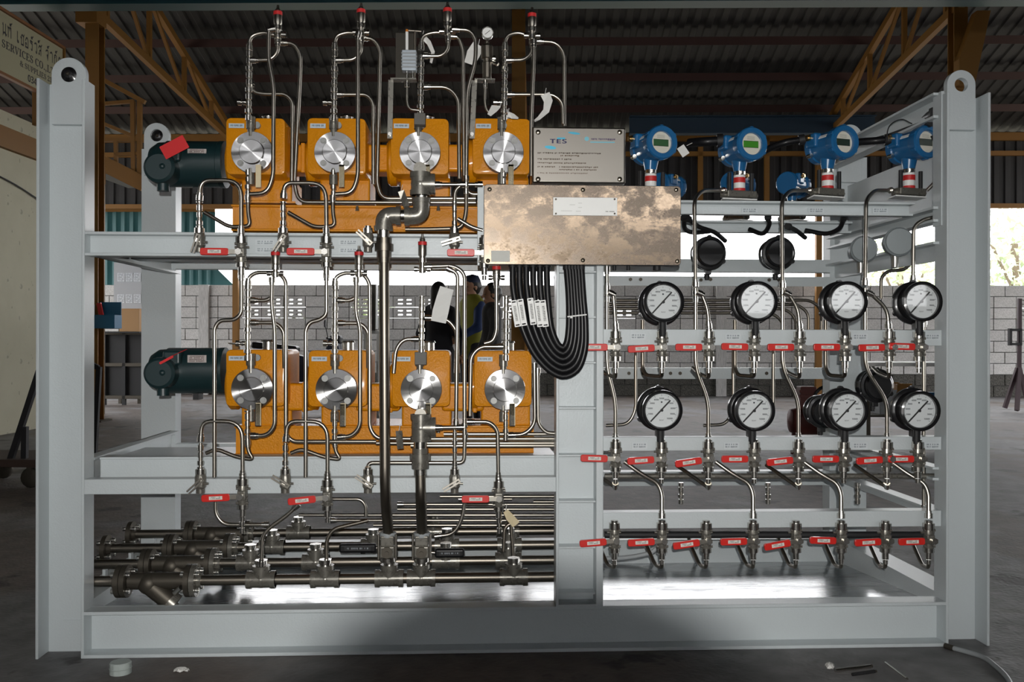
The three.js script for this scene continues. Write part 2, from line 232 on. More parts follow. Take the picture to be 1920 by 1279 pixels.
// ---------------------------------------------------------------- columns and roof trusses
function bar(p, q, w, h = w) { const d = q.clone().sub(p), L = d.length(), g = new THREE.BoxGeometry(w, L, h).translate(0, L / 2, 0); return aim(g, p, d); }
{
  const near = [[178, 'yellow steel column beside the office wall'], [972, 'yellow steel column rising behind the orange pumps'], [1795, 'yellow steel column behind the lifting lug with kinked bracket']].map(([px, l]) => ({ x: atH(px, 300, 11.3).x, l }));
  near.forEach(({ x, l }, i) => {
    const o = hallThing('steel_column', l, 'column', x, 0, 11.3, 'yellow steel columns');
    const top = roofY(11.3) - 0.2;
    mesh('shaft', [box(0.16, top, 0.016, 0, top / 2, 0.08), box(0.16, top, 0.016, 0, top / 2, -0.08), box(0.012, top, 0.16, 0, top / 2, 0)], M.yellow, o);
    mesh('base_plate', box(0.3, 0.02, 0.3, 0, 0.01, 0), M.darkIron, o);
    mesh('cap_bracket', i === 0 ? box(0.26, 0.28, 0.26, -0.05, 4.95, 0) : i === 2 ? extr((() => { const s = new THREE.Shape(); s.moveTo(-0.08, 4.0); s.lineTo(0.1, 4.0); s.lineTo(0.28, 4.86); s.lineTo(0.12, 4.86); s.lineTo(-0.08, 4.3); return s; })(), 0.14).translate(0, 0, 0.09) : box(0.3, 0.1, 0.3, 0, 5.2, 0), M.yellow, o);
  });
  const far = [[443, 'slim yellow eave column left of the block wall vents'], [985, 'slim yellow eave column behind the cable loop'], [1535, 'slim yellow eave column behind the pressure gauges']].map(([px, l]) => ({ x: atH(px, 300, D_BACK - 0.3).x, l }));
  far.forEach(({ x, l }) => { const o = hallThing('eave_column', l, 'column', x, 0, D_BACK - 0.3, 'slim eave columns'); const top = EAVE - 0.15; mesh('shaft', box(0.1, top, 0.1, 0, top / 2, 0), M.yellow, o); mesh('base_plate', box(0.22, 0.015, 0.22, 0, 0.0075, 0), M.darkIron, o); });
  const names = ['yellow lattice roof truss over the green motors', 'yellow lattice roof truss over the middle of the hall', 'yellow lattice roof truss over the transmitters'];
  far.forEach(({ x }, i) => {
    const dx = (near[i].x - x) / (11.3 - (D_BACK - 0.3)), X = (d) => x + dx * (d - (D_BACK - 0.3)), o = thing('roof_truss', names[i], 'truss', H(X(11.3), 0, 11.3), 'lattice roof trusses'); o.rotation.y = -HALL;
    const P = (d, y) => V(X(d) - X(11.3), y, 11.3 - d), top = (d) => roofY(d) - 0.24, bot = (d) => 4.5 + (D_BACK - 0.3 - d) * 0.09;
    mesh('top_chord', bar(P(D_BACK - 0.3, top(D_BACK - 0.3) - 0.02), P(6.2, top(6.2)), 0.075, 0.1), M.yellow, o);
    mesh('bottom_chord', bar(P(D_BACK - 0.3, bot(D_BACK - 0.3)), P(9, bot(9)), 0.075, 0.1), M.yellow, o);
    const ds = [15.4, 14.2, 12.9, 11.6]; ds.forEach((d, k) => { mesh('web_bar', bar(P(d, bot(d)), P(d, top(d)), 0.06), M.yellow, o); if (k) mesh('web_bar', bar(P(ds[k - 1], bot(ds[k - 1])), P(d, top(d)), 0.045), M.yellow, o); });
  });
  // overhead crane girder across the top and its far runway
  const g = hallThing('crane_girder', 'teal overhead crane girder crossing the top of the hall', 'crane', 0, 4.66, 10);
  const yb = atH(600, 12, 10).y - 4.66; mesh('girder', [box(13, 0.5, 0.03, -0.5, yb + 0.27, 0), box(13, 0.02, 0.22, -0.5, yb + 0.01, 0)], std(lin(0.010, 0.06, 0.075), 0.5), g); mesh('flange', box(13, 0.03, 0.3, -0.5, yb + 0.54, 0), std(lin(0.010, 0.06, 0.075), 0.5), g);
  const r = hallThing('crane_runway', 'dark blue crane runway beam below the far eave', 'beam', 3.5, 4.55, 15.8); const a = atH(1180, 232, 15.8), b = atH(1640, 205, 15.8); mesh('web', box(b.x - a.x, 0.28, 0.03, (a.x + b.x) / 2 - 3.5, 0.06, 0), std(lin(0.006, 0.025, 0.05), 0.5), r); mesh('flange', [box(b.x - a.x, 0.02, 0.18, (a.x + b.x) / 2 - 3.5, 0.2, 0), box(b.x - a.x, 0.02, 0.18, (a.x + b.x) / 2 - 3.5, -0.08, 0)], std(lin(0.006, 0.025, 0.05), 0.5), r);
}
// ---------------------------------------------------------------- office wall, company sign
{
  const hx = -5.5, D0 = 5.2, D1 = 11.9, ff = fbm(12, 5, 201), ct = dataTex(512, 512, (u, v) => { const k = ff(u, v), s = sm(0.70, 0.76, ff(u * 2.7, v * 3.1)); return mix3([0.70 + 0.05 * k, 0.685 + 0.05 * k, 0.60 + 0.05 * k], [0.5, 0.49, 0.44], 0.5 * s); }, true); ct.repeat.set(0.4, 0.4);
  const cream = std(0xffffff, 0.85, 0, { map: ct });
  const w = struct('wall_side', 'cream plastered office wall along the hall', metreUV(bxx(hx - 0.12, hx, 0, 3.38, -D1, -D0), 1, 'z', 'y'), cream); w.name = 'wall_office';
  mesh('beam', bxx(hx - 0.02, hx + 0.06, 2.98, 3.2, -D1, -D0), M.yellow, w, 'yellow beam along the wall head');
  const cable = mesh('wire', tubeGeo([V(hx + 0.02, 2.72, -9), V(hx + 0.02, 2.66, -9.8), V(hx + 0.02, 2.5, -10.6), V(hx + 0.02, 2.48, -11.2)], 0.008, 0.3, 6), M.blackMatt, w, 'thin black wire on the plaster');
  const top = 4.40, bot = 3.72, sx = hx + 0.05, L = 2.2, dEnd = 10.82;
  const s = hallThing('company_sign', 'pale company signboard with Thai lettering and phone number', 'sign', sx, bot, dEnd);
  // Thai letters drawn as strokes in a unit box (x right, y down)
  const th = {
    n: ['M.15.0q-.1.12 .06.14L.2.95Q.5.6.78.95L.78.0M.78.95q.2.05.2-.08'], t: ['M.1.05q0 .12.12.1L.22.95M.22.25Q.45-.1.6.25Q.75-.1.9.1L.9.95'], e: ['M.5.0L.5.85q.05.15.28.08q.0-.14-.2-.12'], s: ['M.15.3q.1.15.2 0L.3.95L.85.95L.85.2Q.6-.1.35.15M.85.2L1-.05'],
    o: ['M.2.35Q.5-.2.85.25L.85.95L.2.95L.2.6q.25-.08.25.1'], r: ['M.25.1L.8.15M.25.1q0 .2.5.25L.75.9q-.15.1-.22-.03'], w: ['M.2.15Q.75-.1.8.3L.8.95M.8.95q-.2.05-.22-.1'], sa: ['M.15.3Q.3-.05.7.15L.95-.08M.75.15L.75.95M.75.5q-.4-.05-.4.2L.35.9q-.15.08-.18-.05'],
    j: ['M.15.2Q.75-.15.8.35L.65.95L.45.6q.1-.15.2 0'], m: ['M.2.15Q.6-.1.8.2L.8.95'], k: ['M.2.95L.2.4L.35.3L.2.2Q.5-.1.8.2L.8.95'], d: ['M.25.95L.25.25Q.5-.1.8.25L.8.95M.25.95Q.55.7.45.5'],
  };
  const tex = canvasTex(1100, 340, (c, w2, h2) => {
    c.fillStyle = '#a9a68c'; c.fillRect(0, 0, w2, h2); c.strokeStyle = c.fillStyle = '#23252c'; c.lineCap = 'round';
    const thai = (word, x, y, sz, marks) => { c.lineWidth = sz * 0.13; for (const ch of word) { if (ch === ' ') { x += sz * 0.5; continue; } const key = { a: 'n', b: 't', c: 'e', d: 's', e: 'o', f: 'r', g: 'w', h: 'sa', i: 'j', j: 'm', k: 'k', l: 'd' }[ch]; c.save(); c.translate(x, y); c.scale(sz * 0.62, sz); c.lineWidth = 0.16; c.stroke(new Path2D(th[key][0])); c.restore(); x += sz * 0.74; } for (const [mx, my] of marks) { c.beginPath(); c.arc(mx, my, sz * 0.09, 0, 7); c.moveTo(mx, my); c.lineTo(mx + sz * 0.22, my - sz * 0.18); c.lineWidth = sz * 0.1; c.stroke(); } };
    thai('ab cdefgh ijkl', 470, 62, 62, [[545, 48], [755, 48], [825, 46], [925, 46], [1015, 46]]);
    c.font = 'bold 62px serif'; c.textAlign = 'right'; c.fillText('SERVICES CO.,LTD.', 1062, 198); c.font = 'bold 46px serif'; c.fillText('& SUPPLIES 21150', 1050, 252); c.font = 'bold 58px sans-serif'; c.fillText('034-782309', 1020, 318);
  });
  // the board faces the hall (+x): u runs towards the far end
  const face = new THREE.PlaneGeometry(L, top - bot - 0.06).rotateY(Math.PI / 2); const uvs = face.attributes.uv; 
  mesh('board', box(0.03, top - bot, L, -0.02, (top - bot) / 2, L / 2), std(lin(0.36, 0.35, 0.27), 0.6), s);
  const pf = mesh('face', face, std(0xffffff, 0.6, 0, { map: tex }), s, 'printed face with dark lettering'); pf.position.set(0.004, (top - bot) / 2, L / 2);
  for (const y of [0.01, top - bot - 0.01]) mesh('frame_bar', box(0.05, 0.03, L + 0.03, 0, y, L / 2), std(lin(0.22, 0.09, 0.03), 0.6), s, 'orange frame edge'); mesh('frame_bar', box(0.05, top - bot, 0.03, 0, (top - bot) / 2, 0), M.yellow, s, 'orange frame edge');
  for (const z of [0.55, 1.8]) mesh('post', box(0.06, 0.36, 0.06, -0.02, -0.18, z), M.yellow, s, 'yellow post carrying the board');
}
// ---------------------------------------------------------------- stair landing, notice board, gate, fire box, trolley, stand
{
  const d = 12.3, q = (px, py, dd = d) => { const p = atH(px, py, dd); return p; };
  const o0 = q(230, 330), st = hallThing('stair_railing', 'yellow stair landing with tubular handrail beside the column', 'railing', o0.x, 0, d);
  const B = (a, b, w, n, h) => { const p = q(...a), r = q(...b); mesh(n, bar(V(p.x - o0.x, p.y, 0), V(r.x - o0.x, r.y, 0), w, h ?? w), M.yellow, st); };
  B([188, 304], [272, 346], 0.2, 'stringer', 0.08); B([192, 149], [272, 192], 0.055, 'handrail'); B([192, 231], [262, 260], 0.045, 'mid_rail'); B([190, 195], [252, 190], 0.045, 'mid_rail'); B([249, 190], [251, 335], 0.055, 'baluster'); B([262, 190], [262, 340], 0.055, 'baluster'); B([217, 262], [218, 312], 0.045, 'baluster'); B([215, 290], [262, 288], 0.045, 'mid_rail'); B([190, 262], [262, 262], 0.05, 'mid_rail');
  const p0 = q(203, 400); mesh('support_post', bar(V(-0.35, 0, -0.1), V(-0.35, q(200, 310).y, -0.1), 0.1), M.darkIron, st, 'dark steel support post'); mesh('landing', box(1.0, 0.04, 1.2, 0.05, q(230, 322).y, -0.6), M.darkIron, st, 'dark landing plate');
  const nd = 14.5, na = q(218, 498, nd), nb = q(266, 582, nd); const n = hallThing('notice_board', 'white notice board with pinned sheets behind the frame', 'notice board', (na.x + nb.x) / 2, nb.y, nd);
  mesh('board', box(nb.x - na.x + 0.08, na.y - nb.y + 0.1, 0.03, 0, (na.y - nb.y) / 2, -0.02), std(lin(0.45, 0.47, 0.5), 0.7), n);
  const pt = std(0xffffff, 0.8, 0, { map: strip(96, 128, '#dfe4ea', '#7e858c', 9, 12) }), pw = (nb.x - na.x) / 3.2;
  for (let i = 0; i < 3; i++) for (let j = 0; j < 2; j++) mesh('sheet', box(pw * 0.9, pw * 1.05, 0.004, (i - 1) * pw, (na.y - nb.y) * (0.26 + 0.48 * j), 0), pt, n, 'printed paper sheet'); mesh('leg', [bar(V(-0.15, -nb.y, -0.03), V(-0.15, 0, -0.03), 0.04), bar(V(0.15, -nb.y, -0.03), V(0.15, 0, -0.03), 0.04)], M.darkIron, n);
  const ca = q(232, 580, 14.2), cb = q(268, 622, 14.2), cd = hallThing('cardboard_box', 'brown cardboard carton on the dark cage under the notices', 'box', (ca.x + cb.x) / 2, cb.y, 14.2); mesh('carton', rbox(cb.x - ca.x, ca.y - cb.y, 0.3, 0.004, 0, (ca.y - cb.y) / 2, 0), M.wood, cd); mesh('lid_flap', box(cb.x - ca.x + 0.01, 0.006, 0.14, 0, ca.y - cb.y + 0.004, 0.07), M.wood, cd);
  const ga = q(196, 622, 14.2), gb = q(270, 772, 14.2), gt = hallThing('storage_cage', 'dark mesh storage cage behind the left post', 'cage', (ga.x + gb.x) / 2, 0, 14.2), gw = gb.x - ga.x;
  for (const x of [-gw / 2, 0, gw / 2]) mesh('upright', box(0.05, ga.y, 0.05, x, ga.y / 2, 0), M.blackMatt, gt); for (const y of [0.12, ga.y * 0.55, ga.y - 0.02]) mesh('rail', box(gw, 0.05, 0.05, 0, y, 0), M.darkIron, gt); mesh('panel', box(gw, ga.y - 0.1, 0.01, 0, ga.y / 2 + 0.04, -0.03), M.blackMatt, gt, 'black sheet panel'); mesh('top_plate', box(gw, 0.02, 0.4, 0, ga.y - 0.01, -0.02), M.blackMatt, gt);
  const fa = q(176, 566, 11.2), fb = q(222, 616, 11.2), fx = hallThing('hose_box', 'small blue open tray with red tool on the yellow column', 'box', (fa.x + fb.x) / 2, fb.y, 11.18); const fw = fb.x - fa.x, fh = fa.y - fb.y;
  mesh('tray', [box(fw, 0.02, 0.2, 0, 0.01, 0), box(fw, fh * 0.5, 0.012, 0, fh * 0.25, 0.1), box(0.012, fh * 0.9, 0.2, -fw / 2, fh * 0.45, 0), box(0.012, fh * 0.5, 0.2, fw / 2, fh * 0.25, 0), box(fw, fh, 0.012, 0, fh / 2, -0.1)], std(lin(0.012, 0.12, 0.24), 0.5), fx); mesh('red_tool', bar(V(-0.02, 0.03, 0), V(-0.07, fh * 0.95, 0.02), 0.05, 0.03), M.redTape, fx, 'red tool handle');
  // hand trolley by the office wall
  const td = 6.2, tq = (px, py) => { const p = atH(px, py, td); return V(p.x, p.y, 0); }, t0 = tq(30, 918); const t = hallThing('hand_trolley', 'dark steel hand trolley parked against the office wall', 'trolley', t0.x, 0, td);
  const tb = (a, b, w, nm, z = 0) => { const p = tq(...a).sub(V(t0.x, 0, 0)), r = tq(...b).sub(V(t0.x, 0, 0)); p.z = r.z = z; mesh(nm, bar(p, r, w), M.blackMatt, t); };
  tb([18, 868], [92, 640], 0.035, 'handle_bar'); tb([46, 866], [47, 800], 0.035, 'brace'); tb([18, 868], [92, 640], 0.035, 'handle_bar', -0.4); tb([92, 640], [185, 690], 0.03, 'brace'); tb([186, 688], [177, 850], 0.03, 'leg');
  const bedA = tq(-90, 866), bedB = tq(150, 866); mesh('bed', box(bedB.x - bedA.x, 0.05, 0.55, (bedA.x + bedB.x) / 2 - t0.x, bedA.y, -0.2), std(lin(0.05, 0.028, 0.02), 0.7), t, 'rusty brown flat bed');
  for (const [px, z] of [[58, 0], [-60, 0], [58, -0.42], [-60, -0.42], [178, -0.2]]) { const w = tq(px, 905); mesh('caster', [lathe([[0.0, -0.02], [0.06, -0.02], [0.07, 0], [0.06, 0.02], [0, 0.02]], V(w.x - t0.x, 0.07, z), V(0, 0, 1), 16), box(0.03, Math.max(0.03, bedA.y - 0.1), 0.06, w.x - t0.x, 0.07 + (bedA.y - 0.1) / 2, z)], M.darkIron, t, 'black caster wheel'); }
  // stand by the far wall on the right
  const sd = 13.4, sq = (px, py) => { const p = atH(px, py, sd); return V(p.x, p.y, 0); }, s0 = sq(1902, 766); const s = hallThing('work_lamp_stand', 'purple-brown tripod stand with square frame head by the block wall', 'stand', s0.x, 0, sd);
  const sb = (a, b, w, nm, z = 0) => { const p = sq(...a).sub(V(s0.x, 0, 0)), r = sq(...b).sub(V(s0.x, 0, 0)); p.y = Math.max(p.y, 0); p.z = z; mesh(nm, bar(p, r, w), std(lin(0.055, 0.028, 0.035), 0.6), s); };
  sb([1884, 765], [1908, 690], 0.05, 'leg'); sb([1893, 768], [1911, 690], 0.05, 'leg', 0.2); sb([1930, 768], [1911, 690], 0.05, 'leg'); sb([1911, 692], [1912, 560], 0.045, 'pole'); { const hd = sq(1903, 632).sub(V(s0.x, 0, 0)); mesh('head', [box(0.16, 0.035, 0.06, hd.x, hd.y + 0.1, 0), box(0.16, 0.035, 0.06, hd.x, hd.y - 0.1, 0), box(0.035, 0.24, 0.06, hd.x - 0.07, hd.y, 0), box(0.035, 0.24, 0.06, hd.x + 0.07, hd.y, 0)], M.blackMatt, s, 'black square frame'); }
  // low mound of scrap at the right edge and bench with clutter
  const bd = 9, bq = (px, py) => atH(px, py, bd), ba = bq(1600, 682), bb = bq(1790, 682), be = hallThing('work_bench', 'work bench with pale top behind the pressure gauges', 'bench', (ba.x + bb.x) / 2, 0, bd), bw = bb.x - ba.x;
  mesh('top', rbox(bw, 0.035, 0.6, 0.005, 0, ba.y, 0), M.white, be, 'pale bench top'); for (const [x, z] of [[-1, 1], [1, 1], [-1, -1], [1, -1]]) mesh('leg', box(0.05, ba.y - 0.02, 0.05, x * (bw / 2 - 0.04), (ba.y - 0.02) / 2, z * 0.25), M.darkIron, be); mesh('shelf', box(bw - 0.1, 0.02, 0.5, 0, 0.3, 0), M.darkIron, be);
  const crate = (px0, px1, y0, h, mat, label) => { const a = bq(px0, 700).x, b = bq(px1, 700).x, o = hallThing('storage_bin', label, 'bin', (a + b) / 2, y0, bd, 'bins on the bench shelf'), w = b - a; mesh('tub', [box(w, 0.01, 0.3, 0, 0.005, 0), box(w, h, 0.012, 0, h / 2, 0.15), box(w, h, 0.012, 0, h / 2, -0.15), box(0.012, h, 0.3, -w / 2, h / 2, 0), box(0.012, h, 0.3, w / 2, h / 2, 0)], mat, o); mesh('rim', [box(w + 0.008, 0.015, 0.02, 0, h, 0.16), box(w + 0.008, 0.015, 0.02, 0, h, -0.16)], mat, o); };
  crate(1672, 1696, 0.31, 0.28, M.yellow, 'yellow plastic bin on the bench shelf'); crate(1700, 1738, 0.31, 0.2, M.blue, 'blue plastic bin on the bench shelf'); crate(1640, 1668, 0.31, 0.22, M.grey, 'grey plastic bin on the bench shelf');
  const cp = atH(1525, 750, 8.2), co = hallThing('air_compressor', 'small rusty red compressor with belt wheel on the floor', 'compressor', cp.x, 0, 8.2), rust = std(lin(0.10, 0.02, 0.015), 0.6);
  mesh('tank', lathe([[0, -0.22], [0.1, -0.2], [0.12, -0.12], [0.12, 0.12], [0.1, 0.2], [0, 0.22]], V(0, 0.3, 0), V(1, 0, 0)), rust, co); mesh('pump_head', [rbox(0.14, 0.2, 0.14, 0.01, -0.06, 0.5, 0), box(0.17, 0.02, 0.17, -0.06, 0.56, 0), box(0.17, 0.02, 0.17, -0.06, 0.52, 0)], rust, co); mesh('belt_wheel', new THREE.TorusGeometry(0.1, 0.015, 8, 24).translate(0.08, 0.5, 0.1), M.blackMatt, co, 'black belt wheel'); for (const x of [-0.15, 0.15]) mesh('leg', [bar(V(x, 0, 0.1), V(x, 0.22, 0.06), 0.03), bar(V(x, 0, -0.1), V(x, 0.22, -0.06), 0.03)], rust, co);
}
// ================================================================ greenery beyond the openings
{
  const leafMats = [lin(0.34, 0.46, 0.18), lin(0.28, 0.42, 0.16), lin(0.50, 0.58, 0.40)].map((c) => std(c, 0.8, 0, { side: THREE.DoubleSide }));
  const bark = std(lin(0.18, 0.14, 0.10), 0.9);
  function foliage(cx, cy, cz, rx, ry, rz, n, size) { const pos = []; for (let i = 0; i < n; i++) { const th = rnd() * 6.283, ph = Math.acos(2 * rnd() - 1), r = Math.cbrt(rnd()), clump = 0.75 + 0.25 * Math.sin(th * 5 + ph * 4); const c = V(cx + rx * r * clump * Math.sin(ph) * Math.cos(th), cy + ry * r * Math.cos(ph), cz + rz * r * clump * Math.sin(ph) * Math.sin(th)); const a = V(rr(-1, 1), rr(-1, 1), rr(-1, 1)).normalize(), b = V(rr(-1, 1), rr(-1, 1), rr(-1, 1)).cross(a).normalize(), s = size * rr(0.6, 1.3); const p0 = c.clone().addScaledVector(a, s), p1 = c.clone().addScaledVector(b, s * 0.4), p2 = c.clone().addScaledVector(a, -s), p3 = c.clone().addScaledVector(b, -s * 0.4); for (const p of [p0, p1, p2, p0, p2, p3]) pos.push(p.x, p.y, p.z); } const g = new THREE.BufferGeometry(); g.setAttribute('position', new THREE.Float32BufferAttribute(pos, 3)); g.computeVertexNormals(); return g; }
  function tree(px, d, h, rx, ry, n, label, k) { const x = atH(px, 500, d).x, o = hallThing('tree', label, 'tree', x, -0.1, d, 'trees outside the hall'); mesh('trunk', [tubeGeo([V(0, 0, 0), V(0.05, h * 0.4, 0), V(-0.05, h * 0.8, 0)], 0.1, 0.3, 8), bar(V(0.03, h * 0.45, 0), V(0.6, h * 0.75, 0.2), 0.06), bar(V(0, h * 0.5, 0), V(-0.6, h * 0.8, -0.1), 0.06)], bark, o); tag(mesh('foliage', foliage(0, h * 0.72, 0, rx, ry, rx, n, 0.13), leafMats[k], o, 'loose pale green foliage'), null, null, null, 'stuff'); }
  tree(1905, 25, 4.6, 1.6, 1.5, 900, 'pale green tree seen past the right corner post', 2); tree(1690, 28, 4.2, 2.1, 1.4, 1000, 'pale green tree seen under the side beams', 2); tree(690, 26, 2.9, 1.0, 0.55, 500, 'faint bush-like tree above the wall behind the pumps', 2);
  for (const [a, b] of [[420, 850], [880, 1250], [1840, 2050]]) { const p = atH(a, 600, 21).x, q = atH(b, 600, 21).x, o = hallThing('hedge', a < 800 ? 'green hedge behind the vent blocks left of the people' : a < 1200 ? 'green hedge behind the wall in the middle' : 'green hedge behind the wall beside the tripod stand', 'hedge', (p + q) / 2, -0.1, 21); tag(mesh('foliage', foliage(0, 0.85, 0, (q - p) / 2, 0.85, 0.5, 2600, 0.12), leafMats[a < 800 ? 0 : 1], o), null, null, null, 'stuff'); mesh('stem', bar(V(0, 0, 0), V(0, 0.8, 0), 0.06), bark, o); }
}
// ================================================================ the skid's painted steel frame
const XL0 = at(67, 640, 0).x, XL1 = at(158, 640, 0).x, XR0 = at(1775, 640, 0).x, XR1 = at(1857, 640, 0).x, HP = at(70, 146, 0).y;
const ZB = -0.98, XB0 = at(265, 600, ZB).x, XB1 = at(329, 600, ZB).x, XC0 = at(1556, 600, ZB).x, XC1 = at(1625, 600, ZB).x;
const XM0 = at(1043, 700, 0).x, XM1 = at(1132, 700, 0).x;
const skid = thing('skid_frame', 'light grey painted steel skid frame carrying pumps and instruments', 'skid frame');
{
  const P = (n, g, l, m = M.paint) => mesh(n, g, m, skid, l), t = 0.009;
  // corner posts: channels, web at the back, flanges forward
  const postF = (x0, x1) => [rbxx(x0, x0 + t, 0, HP, -0.08, 0, 0.002), rbxx(x1 - t, x1, 0, HP, -0.08, 0, 0.002), bxx(x0 + t, x1 - t, 0, HP, -0.083, -0.074)];
  const postB = (x0, x1) => [bxx(x0, x1, 0, HP - 0.02, ZB - t, ZB), rbxx(x0, x0 + t, 0, HP - 0.02, ZB - 0.08, ZB - t), rbxx(x1 - t, x1, 0, HP - 0.02, ZB - 0.08, ZB - t)];
  P('post', postF(XL0, XL1)); P('post', postF(XR0, XR1)); P('post', postB(XB0, XB1)); P('post', postB(XC0, XC1));
  const lug = (cx, cy, r, hole, base, z, x0, x1) => { const s = new THREE.Shape(); s.moveTo(cx - r, base); s.lineTo(cx + r, base); s.lineTo(cx + r, cy); s.absarc(cx, cy, r, 0, Math.PI, false); s.lineTo(cx - r, base); const h = new THREE.Path(); h.absarc(cx, cy, hole, 0, Math.PI * 2, true); s.holes.push(h); return extr(s, 0.022, 0.001, 20).translate(0, 0, z); };
  let c = at(131, 141, -0.06); P('lifting_lug', lug(c.x, c.y, 0.052, 0.025, HP - 0.13, -0.074), 'round-topped lifting lug with hole');
  c = at(1800, 160, -0.06); P('lifting_lug', lug(c.x, c.y, 0.047, 0.0235, HP - 0.11, -0.074), 'round-topped lifting lug with hole');
  c = at(297, 256, ZB); P('lifting_lug', lug(c.x, c.y, 0.05, 0.026, HP - 0.13, ZB), 'round-topped lifting lug with hole');
  c = at(1590, 258, ZB); P('lifting_lug', lug(c.x, c.y, 0.05, 0.026, HP - 0.13, ZB), 'round-topped lifting lug with hole');
  // base: channels and drip tray
  const YB = at(500, 1144, 0).y, zin = -0.062;
  P('base_beam', [bxx(XL1 - 0.002, XR0 + 0.002, 0, YB, zin - t, zin), rbxx(XL1 - 0.002, XR0 + 0.002, YB - 0.011, YB, zin, 0), rbxx(XL1 - 0.002, XR0 + 0.002, 0, 0.011, zin, 0)], 'front base channel');
  P('base_beam', [bxx(XB0, XC1, 0, YB, ZB - 0.06, ZB + 0.002)], 'rear base beam');
  for (const [x0, x1, k] of [[XL0 + 0.02, XL1 - 0.03, 0], [XR0 + 0.03, XR1 - 0.02, 1]]) P('base_beam', [bxx(x0, x1, 0, YB, ZB, -0.083)], 'side base beam');
  const trayF = fbm(10, 5, 301), trayR = dataTex(512, 512, (u, v) => { const k = trayF(u, v), s = sm(0.5, 0.75, trayF(u * 3, v * 5)); return 0.26 + 0.30 * k + 0.3 * s; }), trayC = dataTex(512, 512, (u, v) => { const k = trayF(u * 2, v * 2), s = sm(0.62, 0.7, trayF(u * 3 + 0.2, v * 3)); return mix3([0.42 + 0.14 * k, 0.45 + 0.14 * k, 0.47 + 0.14 * k], [0.30, 0.29, 0.28], 0.45 * s); }, true);
  const tm = phy(0xffffff, 0.55, 0.25, { map: trayC, roughnessMap: trayR, clearcoat: 0.7, clearcoatRoughness: 0.14 });
  const L = Math.hypot(-0.075 - ZB, 0.06), tray = P('drip_tray', box(XR0 - XL1 + 0.06, 0.006, L), 'smeared sheet steel drip tray', tm); tray.position.set((XL1 + XR0) / 2, 0.074, (ZB - 0.075) / 2); tray.rotation.x = -Math.atan2(0.06, -0.075 - ZB);
  // middle post with stiffener plates
  const ym = at(1090, 420, 0).y;
  P('centre_post', [rbxx(XM0, XM0 + t, YB - 0.002, ym, -0.07, 0), rbxx(XM1 - 0.024, XM1, YB - 0.002, ym, -0.07, 0.0, 0.004), bxx(XM0 + t, XM1 - t, YB - 0.002, ym, -0.072, -0.062)], 'channel post with welded stiffeners');
  for (const py of [510, 595, 680, 765, 854, 940, 1026, 1112]) { const y = at(1090, py, -0.02).y; P('stiffener', rbxx(XM0 + t, XM1 - 0.02, y - 0.003, y + 0.003, -0.062, -0.012, 0.001)); }
  P('foot_plate', rbxx(XM0, XM1, YB - 0.001, YB + 0.006, -0.07, 0.0));
  // horizontal members left
  const Y = (py, z) => at(600, py, z).y;
  const ua = Y(437, 0), ub = Y(482, 0);
  P('rail', [bxx(XL1, XM1, ub, ua, -0.055, -0.046), rbxx(XL1, XM1, ua - t, ua, -0.05, 0), rbxx(XL1, XM1, ub, ub + t, -0.05, 0)], 'upper front channel rail');
  const la = Y(897, 0), lb = Y(925, 0); P('rail', [rbxx(XL1, XM0, lb, la, -0.008, 0), bxx(XL1, XM0, la - 0.008, la, -0.05, -0.008)], 'lower front angle rail');
  const da = 0.614; P('deck_beam', [bxx(XL1 + 0.012, XM0 + 0.02, 0.53, da, -0.108, -0.1), rbxx(XL1 + 0.012, XM0 + 0.02, da - 0.008, da, -0.16, -0.09)], 'lower pump deck beam'); P('deck_beam', bxx(XL1 + 0.012, XM0 + 0.02, 0.53, 0.597, -0.52, -0.3), 'lower pump deck beam');
  const du = Y(437, -0.25); for (const z of [-0.3, -0.5]) P('deck_beam', bxx(XL1 - 0.02, XM0 + 0.02, du - 0.075, du, z - 0.05, z + 0.04), 'upper pump deck beam');
  P('rail', bxx(XB0, XC0, 1.284, 1.338, ZB - 0.05, ZB + 0.002), 'upper rear rail'); P('rail', [bxx(XB0, XM0 + 0.35, 0.5, 0.559, ZB - 0.05, ZB + 0.002)], 'lower rear rail');
  for (const [y0, y1] of [[0.53, da], [1.262, ua]]) P('side_beam', [bxx(XL1 - 0.045, XL1 - 0.037, y0, y1, ZB, -0.083), bxx(XL1 - 0.045, XL1, y1 - 0.008, y1, ZB, -0.083), bxx(XL1 - 0.045, XL1, y0, y0 + 0.008, ZB, -0.083)], 'left side channel');
  // side members right
  const sb = (py0, py1, lip) => { const y1 = at(1765, py0, 0).y, y0 = at(1765, py1, 0).y; P('side_beam', [bxx(XR0 + 0.02, XR0 + 0.028, y0, y1, ZB, -0.05), bxx(XR0 - 0.02, XR0 + 0.02, y1 - 0.008, y1, ZB, -0.05), lip ? bxx(XR0 - 0.02, XR0 + 0.02, y0, y0 + 0.008, ZB, -0.05) : null], 'right side channel'); };
  sb(166, 214, 1); sb(383, 412, 1); sb(450, 484, 0); sb(880, 905, 1); sb(960, 984, 0);
  P('side_plate', bxx(XR0 + 0.076, XR0 + 0.082, 1.42, 1.655, ZB, -0.09), 'plain plate between the side beams');
  P('gusset', bxx(XR0 - 0.004, XR0 + 0.006, at(1765, 420, 0).y, at(1765, 166, 0).y, -0.085, -0.03), 'inner flange plate');
  // rails of the gauge panel
  const panelRail = (py0, py1, n) => { const y1 = at(1450, py0, -0.02).y, y0 = at(1450, py1, -0.02).y; P('panel_rail', [rbxx(XM1 - 0.01, XR0 - 0.004, y0, y1, -0.032, -0.024, 0.002), bxx(XM1 - 0.01, XR0 - 0.004, y1 - 0.008, y1, -0.075, -0.03)], 'flat rail of the gauge panel'); };
